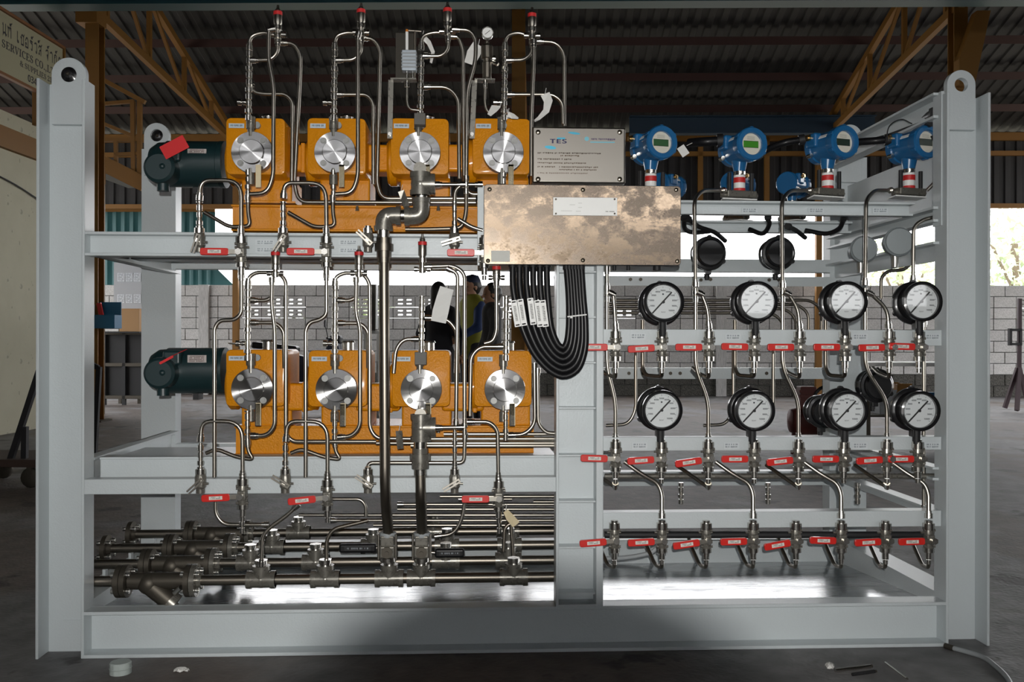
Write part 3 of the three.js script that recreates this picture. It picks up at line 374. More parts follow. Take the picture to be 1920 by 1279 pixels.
  panelRail(618, 648); panelRail(820, 845); panelRail(960, 990);
  const backRail = (py0, py1, px0, px1) => { const a = at(px0, py0, ZB + 0.03), b = at(px1, py1, ZB + 0.03); P('rear_rail', [bxx(a.x, b.x, b.y, a.y, ZB, ZB + 0.008), bxx(a.x, b.x, a.y - 0.008, a.y, ZB - 0.05, ZB)], 'drilled rear rail'); };
  backRail(516, 537, 1040, 1606); backRail(690, 711, 1040, 1560); backRail(887, 911, 1040, 1560);
  for (const [px, py] of [[1182, 524], [1201, 524], [1314, 525], [1332, 524], [1442, 525], [1460, 525], [1179, 700], [1205, 700], [1257, 700], [1275, 700], [1437, 700]]) { const p = at(px, py, ZB + 0.042); P('rail_bolt', cyl(p, p.clone().add(V(0, 0, 0.006)), 0.0075, 0.0075, 6), 'dark bolt in the rear rail', M.darkIron); }
  // transmitter rails
  for (const z of [-0.22, -0.74]) { const a = at(1190, 378, -0.22), b = at(1722, 407, -0.22); P('panel_rail', [bxx(a.x, XR0 - 0.02, b.y, a.y, z - 0.008, z), rbxx(a.x, XR0 - 0.02, a.y - 0.008, a.y, z - 0.008, z + 0.045), bxx(a.x, XR0 - 0.02, b.y, b.y + 0.008, z - 0.008, z + 0.03)], 'channel rail under the transmitters'); }
  { const a = at(1180, 378, -0.22); for (const z of [-0.22, -0.74]) P('upright', bxx(XM1 - 0.05, XM1 - 0.01, ym - 0.2, a.y, z - 0.03, z), 'short upright'); P('upright', bxx(XM1 - 0.05, XM1 - 0.01, ym - 0.25, ym - 0.19, -0.76, -0.06), 'short upright'); }
  const lbl = (px, py, z, w = 0.05, h = 0.02) => { const p = at(px, py, z); P('label_plate', box(w, h, 0.002, p.x, p.y, z + 0.001), 'small printed label plate', M_railLabel); };
  for (const [px, py] of [[1196, 631], [1374, 632], [1612, 632], [1748, 632], [1199, 836], [1371, 836], [1612, 836], [1748, 836]]) lbl(px, py, -0.0235);
  for (const px of [1405, 1530, 1650]) lbl(px, 395, -0.215, 0.055, 0.018);
  for (const [px, py] of [[497, 455], [497, 469], [653, 455], [653, 470]]) lbl(px, py, -0.045, 0.06, 0.016);
}
// ================================================================ orange pumps, bases, green motors
const ZP = -0.15, pumpWhere = ['beside the green motor', 'second from the green motor', 'third from the green motor', 'farthest from the green motor'];
const discs = [[[471, 284], [627, 284], [787, 284], [944, 284]], [[471, 730], [629.5, 731], [789.5, 731], [947, 731]]];
const rowName = ['upper', 'lower'];
{
  const s = 1 / ppm(-0.075), proto = thing('metering_pump', '', 'pump', V(0, 0, 0), 'orange metering pumps');
  const cap = (g) => toCreasedNormals(g, 0.6);
  const housing = extr(rrShape(0.184, 0.178, 0.014), 0.26, 0.004); housing.translate(-0.004, 0.033, -0.268); mesh('housing', cap(housing), M.orange, proto);
  mesh('gear_case', [rbox(0.17, 0.085, 0.2, 0.008, 0.01, -0.093, -0.21)], M.orange, proto, 'orange lower gear case');
  mesh('drive_flange', cap(lathe([[0, -0.118], [0.072, -0.118], [0.08, -0.11], [0.08, -0.088], [0.066, -0.083], [0.066, 0.09], [0, 0.09]], V(0, 0.0, -0.13), V(1, 0, 0), 28)), M.orange, proto, 'round drive flange');
  mesh('foot_plate', box(0.19, 0.006, 0.2, 0.012, -0.1345, -0.21), M.orange, proto);
  mesh('filler_cap', [cyl(V(0.018, 0.122, -0.1), V(0.018, 0.152, -0.1), 0.02, 0.02, 16), cyl(V(0.018, 0.152, -0.1), V(0.018, 0.158, -0.1), 0.023, 0.02, 16)], M.bright, proto, 'chrome filler cap');
  const R = 38.5 * s, zd = 0.036;
  mesh('head_neck', cyl(V(0, 0, -0.004), V(0, 0, zd), 0.046, 0.046, 28), M.dull, proto, 'short grey neck behind the head');
  const head = mesh('pump_head', cap(lathe([[0.0001, 0.04], [0.0375, 0.04], [0.039, 0.0385], [0.039, 0.03], [R - 0.001, 0.029], [R, 0.027], [R, -0.002], [0.02, -0.002]], V(0, 0, zd), V(0, 0, 1), 64)), M.disc, proto, 'turned stainless pump head disc');
  for (const a of [45, 135, 225, 315]) { const x = Math.cos(a * Math.PI / 180) * R * 0.77, y = Math.sin(a * Math.PI / 180) * R * 0.77; mesh('bolt', [cyl(V(x, y, zd + 0.026), V(x, y, zd + 0.036), 0.0075, 0.0075, 6), cyl(V(x, y, zd + 0.026), V(x, y, zd + 0.031), 0.0105, 0.0105, 14)], M.headBolt, head); }
  const zq = zd + 0.02;
  mesh('upper_port', [cyl(V(-3 * s, 30 * s, zq), V(-3 * s, 48 * s, zq), 0.012, 0.012, 6), cyl(V(-3 * s, 44 * s, zq), V(-3 * s, 66 * s, zq), 0.016, 0.016, 6)], M.dull, proto, 'hexagonal discharge port');
  mesh('lower_port', [cyl(V(-3 * s, -30 * s, zq), V(-3 * s, -44 * s, zq), 0.012, 0.012, 6), cyl(V(-3 * s, -42 * s, zq), V(-3 * s, -60 * s, zq), 0.015, 0.015, 6)], M.dull, proto, 'hexagonal suction port');
  mesh('label_plate', box(0.05, 0.015, 0.002, -0.064, 0.098, 0.003), M_tagPlate, proto, 'small grey printed label');
  mesh('plug', [cyl(V(0.003, 0.1, -0.004), V(0.003, 0.1, 0.01), 0.011, 0.011, 16)], M.grey, proto, 'round grey plug');
  discs.forEach((row, r) => row.forEach(([px, py], k) => {
    const p = at(px, py, -0.075); p.z = ZP; const label = `orange metering pump on the ${rowName[r]} deck, ${pumpWhere[k]}`, o = r + k ? copy(proto, p, label) : proto; if (!(r + k)) { o.position.copy(p); o.userData.label = label; }
    const pale = r === 0 && (k === 0 || k === 2); mesh('tag_strip', rbox(10 * s, 42 * s, 0.002, 0.0008, (r ? 13 : 14) * s, (r ? -47 : -46) * s, zd + 0.046), pale ? M.cream : M.blackMatt, o, pale ? 'cream hanging strip' : 'dark hanging strip');
  }));
  // bases
  [[383, 437, 435, 1010], [799, 853, 441, 1001]].forEach(([y0, y1, x0, x1], r) => {
    const a = at(x0, y0, -0.25), b = at(x1, y1, -0.25), o = thing('pump_base', `orange channel base under the ${rowName[r]} row of pumps`, 'pump base');
    mesh('channel', [bxx(a.x, b.x, b.y, a.y, -0.27, -0.261), rbxx(a.x - 0.004, b.x, a.y - 0.008, a.y, -0.55, -0.25, 0.003), rbxx(a.x - 0.004, b.x, b.y, b.y + 0.008, -0.55, -0.25, 0.003), bxx(a.x, b.x, b.y, a.y, -0.55, -0.54), bxx(a.x, a.x + 0.008, b.y, a.y, -0.55, -0.26)], M.orange, o);
    const py = (y0 + y1) / 2; for (const px of [670, 822]) { const q = at(px, y0 + 6, -0.25); mesh('bolt', cyl(q.clone().add(V(0, -0.012, 0.004)), q.clone().add(V(0, 0.004, 0.004)), 0.007, 0.004, 8), M.dull, o); }
    rebase(o);
  });
  // shaft guards between neighbouring pumps
  discs.forEach((row, r) => { for (let k = 0; k < 3; k++) { const a = at(row[k][0] + 66, row[k][1] - 12, -0.27), b = at(row[k + 1][0] - 50, row[k][1] + 40, -0.27), o = thing('shaft_guard', `orange shaft guard on the ${rowName[r]} deck between the ${ORD[k]} and ${ORD[k + 1]} pumps from the motor`, 'shaft guard', null, 'orange shaft guards'); mesh('cover', [rbxx(a.x - 0.05, b.x + 0.02, b.y, a.y, -0.36, -0.25, 0.012)], M.orange, o); mesh('end_band', [rbxx(b.x - 0.02, b.x - 0.005, b.y - 0.004, a.y + 0.004, -0.365, -0.245, 0.004)], M.orange, o); rebase(o); } });
  // motors
  [[308, 0], [695, 1]].forEach(([py, r]) => {
    const z = -0.29, o = thing('electric_motor', r ? 'dark green electric motor driving the lower pump row' : 'dark green electric motor with red tag driving the upper pumps', 'motor', null, 'dark green motors'), c = at(345, py, z), R2 = 0.078, xa = at(306, py, z).x, xb = at(424, py, z).x;
    mesh('frame', cap(lathe([[0, 0], [R2 * 0.8, 0], [R2, 0.02], [R2, xb - xa - 0.02], [R2 * 1.02, xb - xa - 0.018], [R2 * 1.02, xb - xa], [0, xb - xa]], V(xa, c.y, z), V(1, 0, 0), 32)), M.green, o);
    mesh('fan_cover', cap(lathe([[0, -0.035], [R2 * 0.7, -0.035], [R2 * 0.92, -0.01], [R2 * 0.96, 0.03], [0, 0.03]], V(xa, c.y, z), V(1, 0, 0), 32)), M.green, o, 'rounded end bell');
    const q = at(298, py + 5, z + 0.12); const cb = mesh('conduit_box', [cap(lathe([[0, 0.075], [0.042, 0.075], [0.051, 0.068], [0.053, 0.055], [0.053, 0], [0, 0]], V(q.x, q.y, z + 0.05), V(0, 0, 1), 28)), rbox(0.06, 0.05, 0.08, 0.01, q.x + 0.03, q.y + 0.05, z + 0.05), cyl(V(q.x + 0.004, q.y - 0.05, z + 0.09), V(q.x + 0.004, q.y - 0.075, z + 0.09), 0.02, 0.02, 12)], M.green, o, 'round conduit box');
    mesh('cover_plug', lathe([[0, 0.008], [0.008, 0.006], [0.01, 0]], V(q.x + 0.012, q.y + 0.002, z + 0.125), V(0, 0, 1), 12), M.green, cb);
    const pl = at(369, py - 22, z + 0.075); mesh('name_plate', box(0.062, 0.025, 0.003, pl.x, pl.y, z + 0.0725).rotateX(0), M_motorPlate, o, 'metal name plate');
    mesh('foot', bxx(xa + 0.1, xa + 0.118, c.y - R2 - 0.022, c.y - R2 + 0.02, z - 0.06, z - 0.0), M.blackMatt, o);
    rebase(o);
    const tg = thing('warning_tag', r ? 'narrow red tag strip lying on the lower green motor' : 'red paper tag hanging on the upper green motor', 'tag'), t0 = at(r ? 312 : 327, r ? 675 : 276, z + 0.135), ang = 0.5; const sh = rrShape(r ? 0.05 : 0.085, r ? 0.008 : 0.046, 0.003); const hole = new THREE.Path(); if (!r) { hole.absarc(0.033, 0.008, 0.003, 0, 6.283, true); sh.holes.push(hole); }
    const mm = mesh('tag', extr(sh, 0.001).rotateZ(ang).translate(t0.x, t0.y, t0.z), std(lin(0.62, 0.015, 0.018), 0.6), tg); mesh('string', cyl(at(r ? 322 : 345, r ? 668 : 263, z + 0.13), at(350, py - 40, z + 0.08), 0.0012, 0.0012, 5), M.redTape, tg); rebase(tg);
  });
}
// ================================================================ stainless tubing and valves around the pumps
const TR = 0.0064;
const W3 = (pts, z) => pts.map(([x, y, zz]) => at(x, y, zz ?? z));
function nutAt(p, dir, r, len, seg = 6) { const d = dir.clone().normalize(); return cyl(p.clone().addScaledVector(d, -len / 2), p.clone().addScaledVector(d, len / 2), r, r, seg); }
function tube(label, pts, z, o = {}) {
  const r = o.r ?? TR, w = W3(pts, z), g = thing(o.name ?? 'steel_tube', label, o.cat ?? 'tube', null, o.group);
  mesh('tube', tubeGeo(w, r, o.bend ?? 0.034, o.seg ?? 10), o.mat ?? M.steel, g);
  const ends = o.nuts ?? 'both', d0 = w[1].clone().sub(w[0]), d1 = w.at(-1).clone().sub(w.at(-2));
  const nut = (p, d) => { const n = d.clone().normalize(); mesh('nut', [nutAt(p.clone().addScaledVector(n, 0.008), n, r * 1.75, 0.016), nutAt(p.clone().addScaledVector(n, 0.02), n, r * 1.35, 0.008, 10)], M.bright, g, 'bright compression nut'); };
  if (ends === 'both' || ends === 'start') nut(w[0], d0); if (ends === 'both' || ends === 'end') nut(w.at(-1), d1.negate());
  return rebase(g);
}
// a column of hexagonal fittings, pixel column x from ya (top) to yb (bottom)
function knobs(x, ya, yb, z, r = 0.0105, x2 = x) {
  const a = at(x, yb, z), b = at(x2, ya, z), L = b.distanceTo(a), d = b.clone().sub(a).normalize(), list = { hex: [], neck: [] }; let t = 0, k = 0; const seq = [[1.0, 0.017], [0.62, 0.007], [1.15, 0.012], [0.72, 0.011], [0.95, 0.015], [0.6, 0.006]];
  while (t < L - 1e-4) { const [s, l] = seq[k % 6], e = Math.min(l, L - t), p = a.clone().addScaledVector(d, t), q = a.clone().addScaledVector(d, t + e); list[s > 0.8 ? 'hex' : 'neck'].push(cyl(p, q, r * s, r * s, s > 0.8 ? 6 : 12)); t += e; k++; }
  return list;
}
function stack(label, x, ya, yb, z, o = {}) {
  const g = thing('fitting_stack', label, 'fitting', null, o.group), k = knobs(x, ya, yb, z, o.r, o.x2);
  mesh('hex_fitting', k.hex, M.bright, g, 'bright hexagonal fittings'); if (k.neck.length) mesh('neck', k.neck, M.steel, g);
  for (const [sx, sy, len, side] of o.ports ?? []) { const p = at(sx, sy, z), d = V(side, 0, 0); mesh('side_port', [cyl(p, p.clone().addScaledVector(d, len), 0.006, 0.006, 10), nutAt(p.clone().addScaledVector(d, len), d, 0.011, 0.012), nutAt(p.clone().addScaledVector(d, len * 0.45), d, 0.009, 0.007)], M.bright, g); }
  if (o.block) { const [bx0, bx1, by0, by1] = o.block, p = at(bx0, by0, z), q = at(bx1, by1, z); mesh('block', rbxx(p.x, q.x, q.y, p.y, z - 0.018, z + 0.018, 0.002), M.block, g, 'square grey body block'); }
  return rebase(g);
}
function relief(label, x, ya, yb, z) {
  const g = thing('relief_valve', label, 'valve', null, 'small red-banded relief valves'), a = at(x, ya, z), b = at(x, yb, z), L = a.y - b.y;
  mesh('body', [lathe([[0.0, L], [0.006, L], [0.009, L * 0.97], [0.010, L * 0.8], [0.0135, L * 0.78], [0.0135, L * 0.5], [0.010, L * 0.46], [0.010, L * 0.3], [0.0075, L * 0.26], [0.0075, 0]], b, UP, 14)], M.steel, g);
  mesh('adjuster', cyl(V(b.x, b.y + L, z), V(b.x, b.y + L + 0.012, z), 0.005, 0.004, 8), M.bright, g); mesh('band', cyl(V(b.x, b.y + L * 0.79, z), V(b.x, b.y + L * 0.79 + 0.011, z), 0.0142, 0.0142, 14), M.redTape, g, 'red band');
  mesh('nut', [nutAt(V(b.x, b.y + L * 0.36, z), UP, 0.0145, 0.014), nutAt(V(b.x, b.y + 0.008, z), UP, 0.0125, 0.014), cyl(V(b.x - 0.022, b.y + 0.012, z), V(b.x + 0.022, b.y + 0.012, z), 0.006, 0.006, 10), nutAt(V(b.x - 0.02, b.y + 0.012, z), V(1, 0, 0), 0.0095, 0.012), nutAt(V(b.x + 0.02, b.y + 0.012, z), V(1, 0, 0), 0.0095, 0.012)], M.bright, g, 'bright hexagonal nut'); return rebase(g);
}
// ---- ball valve with red lever; local origin at the ball, lever to -x
const ballValve = new THREE.Group();
{
  const g = ballValve; g.name = 'ball_valve'; const cap = (q) => toCreasedNormals(q, 0.5);
  mesh('body', [cap(lathe([[0, -0.03], [0.014, -0.03], [0.0155, -0.02], [0.0155, 0.02], [0.014, 0.03], [0, 0.03]], V(0, 0, 0), UP, 20)), rbox(0.026, 0.03, 0.03, 0.004, 0, 0.0, 0.004), cyl(V(-0.019, 0.028, 0.006), V(0.019, 0.028, 0.006), 0.0042, 0.0042, 6), cyl(V(-0.022, 0.018, -0.008), V(0.022, 0.018, -0.008), 0.004, 0.004, 6), cyl(V(-0.019, -0.024, 0.006), V(0.019, -0.024, 0.006), 0.0042, 0.0042, 6)], M.dull, g);
  const hex = (y0, y1, r) => cyl(V(0, y0, 0), V(0, y1, 0), r, r, 6);
  mesh('end_nut', [hex(0.029, 0.05, 0.0185), hex(0.05, 0.058, 0.0125)], M.bright, g); mesh('end_nut', [hex(-0.044, -0.03, 0.0175), hex(-0.066, -0.046, 0.0105), hex(-0.082, -0.068, 0.008)], M.bright, g);
  mesh('stem', [cyl(V(0, 0, 0.015), V(0, 0, 0.044), 0.006, 0.006, 10), nutAt(V(0, 0, 0.041), V(0, 0, 1), 0.0105, 0.008)], M.bright, g);
  const lever = mesh('lever', [box(0.04, 0.014, 0.003, -0.014, 0, 0.0345)], M.steel, g, 'steel lever');
  mesh('sleeve', extr(rrShape(0.082, 0.019, 0.006), 0.007, 0.0015).translate(-0.073, 0, 0.031), M.red, lever, 'red plastic sleeve'); mesh('sticker', box(0.04, 0.0105, 0.0008, -0.072, 0, 0.0402), M_sticker, lever, 'pale printed sticker');
}
function addValve(label, x, y, z, lever, group, o = {}) {
  const v = ballValve.clone(); v.name = numbered('ball_valve'); tag(v, label, 'valve', group); scene.add(v); const p = at(x, y, z); v.position.copy(p); if (o.s) v.scale.setScalar(o.s);
  const L = v.children.find((c) => c.name === 'lever'); L.rotation.z = lever ?? 0; if (o.drop) v.children.filter((c) => c.name === 'lever').forEach((c) => { c.position.y = o.drop; }); return v;
}
// ---- plug valve with bare steel lever pointing out of the panel
const plugValve = new THREE.Group();
{
  const g = plugValve; g.name = 'plug_valve';
  mesh('body', [toCreasedNormals(lathe([[0, -0.022], [0.012, -0.022], [0.0175, -0.014], [0.0175, 0.016], [0.014, 0.026], [0, 0.026]], V(0, 0, 0), UP, 18), 0.5), cyl(V(-0.01, -0.004, 0.006), V(0.026, -0.004, 0.006), 0.004, 0.004, 6)], M.dull, g);
  mesh('end_nut', [cyl(V(0, 0.024, 0), V(0, 0.04, 0), 0.016, 0.016, 6), cyl(V(0, 0.04, 0), V(0, 0.047, 0), 0.011, 0.011, 6)], M.bright, g); mesh('end_nut', [cyl(V(0, -0.034, 0), V(0, -0.02, 0), 0.014, 0.014, 6)], M.dull, g);
  mesh('stem', [cyl(V(0, 0, 0.01), V(0, 0, 0.03), 0.006, 0.006, 8)], M.bright, g);
  const l = mesh('lever', [box(0.058, 0.005, 0.004, -0.012, 0.0045, 0.031), box(0.058, 0.005, 0.004, -0.012, -0.0045, 0.031), box(0.004, 0.014, 0.004, 0.017, 0, 0.031)], M.steel, g, 'forked steel lever'); 
}
function addPlug(label, x, y, z, turn) { const v = plugValve.clone(); v.name = numbered('plug_valve'); tag(v, label, 'valve', 'plug valves with bare levers'); scene.add(v); v.position.copy(at(x, y, z)); v.children.find((c) => c.name === 'lever').rotation.z = turn; return v; }
const pump = (r, k) => `${rowName[r]} pump ${pumpWhere[k]}`;

// ================================================================ upper row
{
  const z = -0.06, S = [466, 626, 788, 945], Rx = [521, 677, 839, 997.5], Ry0 = [11, 7, 5, 15], Ry1 = [72, 68, 66, 74];
  S.forEach((x, k) => {
    stack(`knobbly fitting stack above the ${pump(0, k)}`, x, k === 2 ? 104 : 93, k === 2 ? 218 : 226, z, { x2: x + 2, group: 'fitting stacks above the pumps', ports: k === 2 ? [] : [[x, 192, -0.028, 1]], block: k === 2 ? [777, 798, 214, 236] : null });
    relief(`red-banded relief valve serving the ${pump(0, k)}`, Rx[k], Ry0[k] + 6, Ry1[k], z + 0.01);
    const R = Rx[k], y1 = Ry1[k];
    tube(`short arched tube to the relief valve of the ${pump(0, k)}`, [[x + 2, 94], [x + 2, 67], [R - 24, 60], [R - 4, y1 - 4]], z, { bend: 0.04, nuts: 'start' });
    tube(`small link tube under the relief valve of the ${pump(0, k)}`, k === 2 ? [[x + 5, 105], [x + 40, 105], [R + 1, 92], [R + 1, y1]] : [[x + 4, 113], [R - 14, 112], [R, 98], [R, y1]], z + 0.004, { bend: 0.03 });
    // return tube B
    const B = [[[517, 54], [504, 56], [503, 107], [513, 160], [512, 332], [500, 362], [468, 364]], [[673, 60], [671, 70], [671, 332], [660, 362], [629, 364]], [[848, 55], [880, 56], [892, 72], [892, 113], [876, 169], [874, 336]], [[1001, 74], [1001, 110], [996, 226], [996, 330]]][k];
    tube(`return tube dropping from the relief valve of the ${pump(0, k)}`, B, z + 0.035, { bend: 0.032, nuts: 'start' });
    const C = [[[525, 80], [551, 81], [564, 100], [563, 140], [552, 345], [560, 379], [892, 380]], [[681, 70], [700, 73], [713, 90], [707, 345], [716, 372], [892, 372]], [[843, 68], [860, 69], [868, 90], [870, 345], [880, 364], [900, 364]], [[1006, 77], [1042, 79], [1058, 98], [1058, 236]]][k];
    tube(`long outer line running down beside the ${pump(0, k)}`, C, -0.09, { bend: 0.045, nuts: 'start' });
    const Dd = [[[470, 150], [474, 172], [492, 176], [535, 176], [549, 190], [547, 345]], [[631, 177], [688, 177], [700, 192], [700, 345]], [[794, 163], [840, 163], [860, 184], [861, 335]], [[951, 177], [1038, 177], [1055, 192], [1056, 232]]][k];
    tube(`inner bleed line dropping beside the ${pump(0, k)}`, Dd, -0.075, { bend: 0.035, nuts: 'start' });
  });
  // suction side
  [466, 626, 945].forEach((x, i) => { const k = [0, 1, 3][i]; stack(`small suction fitting stack under the ${pump(0, k)}`, x - 1, k === 3 ? 320 : 318, k === 3 ? 345 : 368, -0.09, { r: 0.009 }); });
  [[466, 375, 0], [625, 532, 1]].forEach(([x, lx, k]) => {
    tube(`slanting drain tube by the ${pump(0, k)}`, [[x - 1, 366], [x - 1, 400], [x + 4, 424], [x - 36, 426], [lx + 8, 398]], -0.085, { bend: 0.022, nuts: 'start', mat: M.pipe });
    const U = k ? [[531.5, 372], [533, 343], [611, 343], [612, 438]] : [[374, 376], [376, 338], [452, 338], [452.5, 438]];
    tube(`U-shaped suction tube in front of the ${pump(0, k)}`, U, 0.02, { bend: 0.05 });
    stack(`short fitting column under the suction tube of the ${pump(0, k)}`, lx - 1, 378, 436, 0.02, { r: 0.009, x2: lx - 1 });
    addPlug(`bare-lever plug valve under the suction tube of the ${pump(0, k)}`, lx - 1, 452, 0.03, k ? 1.0 : 1.25);
    const vx = k ? 612 : 452.5; addValve(`red-lever ball valve on the upper rail below the ${pump(0, k)}`, vx, 474, 0.03, 0, 'ball valves on the left rails');
    tube(`supply tube below the rail valve of the ${pump(0, k)}`, k ? [[612, 512], [612, 590], [600, 600], [581, 604], [573, 618], [573, 895]] : [[452.5, 512], [452.5, 588], [440, 600], [412, 601], [402, 614], [402, 895]], 0.02, { bend: 0.03, nuts: 'start' });
  });
  addPlug('plug valve with bare lever left of the thick upper elbow pipe', 690, 452, 0.03, -0.75);
  addPlug('plug valve with bare lever just left of the black junction box', 852, 452, 0.03, 0.3);
  stack('short fitting column beside the junction box plug valve', 852, 378, 436, 0.03, { r: 0.008 });
  tube('bent sample tube left of the black junction box', [[852, 380], [853, 357], [866, 346], [905, 346]], 0.02, { bend: 0.02, nuts: 'end' });
  tube('vertical tube behind the bent sample tube by the junction box', [[874, 330], [874, 400], [866, 428], [800, 430], [760, 430]], 0.0, { bend: 0.03, nuts: 'start', mat: M.pipe });
  tube('short diagonal tube tucked beside the junction box plug valve', [[858, 410], [884, 426], [905, 432]], 0.01, { bend: 0.02, nuts: 'none' });
  stack('four-way fitting where the sample tube meets the elbow pipe outlet', 874, 330, 364, 0.02, { r: 0.009 });
  tube('horizontal outlet tube from the upper elbow pipe', [[815, 346], [872, 346]], 0.02, { nuts: 'both' });
  { const v = addValve('red-lever ball valve half hidden by the black junction box', 908, 476, 0.03, 0, 'ball valves on the left rails'); }
}
// ================================================================ lower row
{
  const z = -0.06, S = [464, 627.5, 790, 948.5], Rx = [516.5, 673, 792, 931], Ry0 = [468, 468, 446, 500], Ry1 = [520, 520, 512, 528];
  S.forEach((x, k) => {
    stack(`knobbly fitting stack above the ${pump(1, k)}`, x, [536, 536, 555, 555][k], 676, z, { group: 'fitting stacks above the pumps', x2: x + 1, ports: k < 2 ? [[x, 644, -0.03, 1]] : [], block: k === 2 ? [778, 800, 660, 684] : null });
    relief(`red-banded relief valve serving the ${pump(1, k)}`, Rx[k], Ry0[k], Ry1[k], k < 2 ? 0.02 : 0.0);
    const pts = {
      U: [[[465, 536], [466, 520], [480, 511], [522, 511], [536, 526], [536, 815], [549, 828], [705, 828]], [[628, 536], [629, 520], [644, 512], [680, 512], [693, 530], [693, 803], [706, 822], [780, 823]], [[796, 500], [850, 498], [871, 512], [871, 792]], [[931, 526], [931, 622], [924, 640], [908, 644]]][k],
      B: [[[510, 520], [509, 575], [515, 615], [515, 800], [500, 817], [470, 817]], [[668, 520], [667, 587], [675, 615], [675, 800], [660, 818], [633, 820]], [[838, 503], [858, 512], [857, 620], [855, 800]], [[1002, 680], [1003, 795], [984, 815], [953, 816]]][k],
      E: [[[470, 563], [498, 564], [509, 558]], [[633, 563], [655, 564], [667, 558]], [[785, 636], [756, 636], [742, 655], [738, 700]], [[943, 650], [900, 650], [883, 668], [881, 780]]][k],
      D: [[[471, 605], [517, 605], [532, 620], [533, 690]], [[634, 606], [676, 606], [690, 620], [690, 690]], [[797, 596], [838, 597], [857, 620], [858, 700]], [[1008, 690], [1009, 795], [1024, 812], [1043, 813]]][k],
    };
    tube(`high looping line over the ${pump(1, k)}`, pts.U, k < 2 ? -0.02 : 0.0, { bend: 0.045, nuts: 'start' });
    tube(`return tube dropping in front of the ${pump(1, k)}`, pts.B, 0.0, { bend: 0.04 });
    tube(`small branch tube off the fitting stack of the ${pump(1, k)}`, pts.E, z + 0.01, { bend: 0.03, nuts: 'start' });
    tube(`side bleed line of the ${pump(1, k)}`, pts.D, z - 0.01, { bend: 0.03, nuts: 'start' });
  });
  [[464, 0], [627.5, 1], [948, 3]].forEach(([x, k]) => stack(`small suction fitting stack under the ${pump(1, k)}`, x, 770, 826, -0.06, { r: 0.009 }));
  [[464, 376, 0], [627.5, 535, 1]].forEach(([x, lx, k]) => {
    tube(`slanting drain tube by the ${pump(1, k)}`, [[x, 824], [x + 1, 846], [x + 12, 862], [x - 18, 858], [lx + 30, 842], [lx + 10, 850]], -0.05, { bend: 0.022, nuts: 'start', mat: M.pipe });
    tube(`U-shaped suction tube in front of the ${pump(1, k)}`, k ? [[536, 828], [538, 790], [614, 790], [614, 898]] : [[376, 828], [378, 790], [454, 790], [455, 897]], 0.02, { bend: 0.055 });
    stack(`short fitting column under the suction tube of the ${pump(1, k)}`, lx, 830, 886, 0.02, { r: 0.009 });
    addPlug(`bare-lever plug valve under the suction tube of the ${pump(1, k)}`, lx, 904, 0.03, k ? -0.55 : 0.75);
    addValve(`red-lever ball valve on the lower rail below the ${pump(1, k)}`, k ? 614 : 455, k ? 930 : 928, 0.03, k ? 0.1 : 0.04, 'ball valves on the left rails');
    stack(`fitting column dropping to the pipes under the ${pump(1, k)}`, k ? 614 : 454, k ? 956 : 952, k ? 978 : 1000, 0.0, { r: 0.008 });
  });
  addPlug('plug valve with bare lever between the two thick vertical pipes and pump two', 690, 904, 0.03, -0.6);
  addPlug('plug valve with bare lever right of the second thick vertical pipe', 852.5, 904, 0.03, 0.55);
  stack('short fitting column right of the second thick vertical pipe', 852.5, 806, 888, 0.02, { r: 0.008 });
  tube('low horizontal tube linking two plug valves behind the thick pipes', [[690, 888], [690, 868], [870, 868], [872, 812]], -0.01, { bend: 0.018 });
  tube('U-shaped tube leading to the lower right ball valve', [[876, 791], [918, 791], [933, 806], [934.5, 900]], 0.02, { bend: 0.045 });
  tube('short outlet tube from the lower tee pipe', [[815, 802], [870, 801]], 0.01, { nuts: 'both' });
  stack('four-way fitting joining the lower outlet tube', 871, 786, 815, 0.01, { r: 0.009 });
  addValve('red-lever ball valve on the lower rail beside the centre post', 935, 932, 0.03, 0.0, 'ball valves on the left rails');
  stack('fitting column dropping below the ball valve beside the centre post', 936, 958, 1000, 0.01, { r: 0.008 });
  // bundles of straight runs
  [[814, 832], [823, 800], [831, 705], [836, 770]].forEach(([y, x0], i) => tube(`${ORD[i]} from the top of the parallel tubes along the lower orange base`, [[x0, y], [1044, y]], -0.095, { nuts: 'none', group: 'parallel tubes along the lower base' }));
  [[931, 825, 1042], [946, 745, 1042], [955, 745, 1042], [966, 560, 1042], [976, 620, 1042], [985, 700, 1042], [941, 1000, 1042], [936, 860, 960]].forEach(([y, x0, x1], i) => tube(`${ORD[i]} of the long parallel tubes low behind the thick pipes`, [[x0, y], [x1, y]], -0.5 - 0.03 * i, { nuts: i % 3 === 1 ? 'start' : 'none', mat: M.steel, group: 'long parallel tubes low in the skid' }));
  tube('bent tube dropping behind the second red lower valve', [[600, 936], [676, 936], [686, 948], [686, 968]], -0.3, { nuts: 'none' });
  tube('bent tube hanging below the first lower plug valve', [[404, 930], [404, 965], [420, 984], [505, 984]], -0.1, { bend: 0.04, nuts: 'end' });
  tube('slanting tube pair curving down to the front tee', [[560, 945], [540, 965], [505, 990], [492, 1006], [490, 1062]], -0.08, { bend: 0.03, nuts: 'both' });
  tube('curved tube rising from the second front tee', [[612, 1062], [612, 1012], [625, 992], [690, 976]], -0.1, { bend: 0.04, nuts: 'start', mat: M.pipe });
  tube('hooked tube behind the last lower red valve', [[872, 935], [866, 975], [850, 1002], [815, 1006]], -0.3, { bend: 0.05, nuts: 'end' });
  tube('small hooked tube above the tee beside the centre post', [[944, 1034], [946, 990], [958, 980], [962, 1042]], -0.1, { bend: 0.02, nuts: 'none', mat: M.pipe });
}
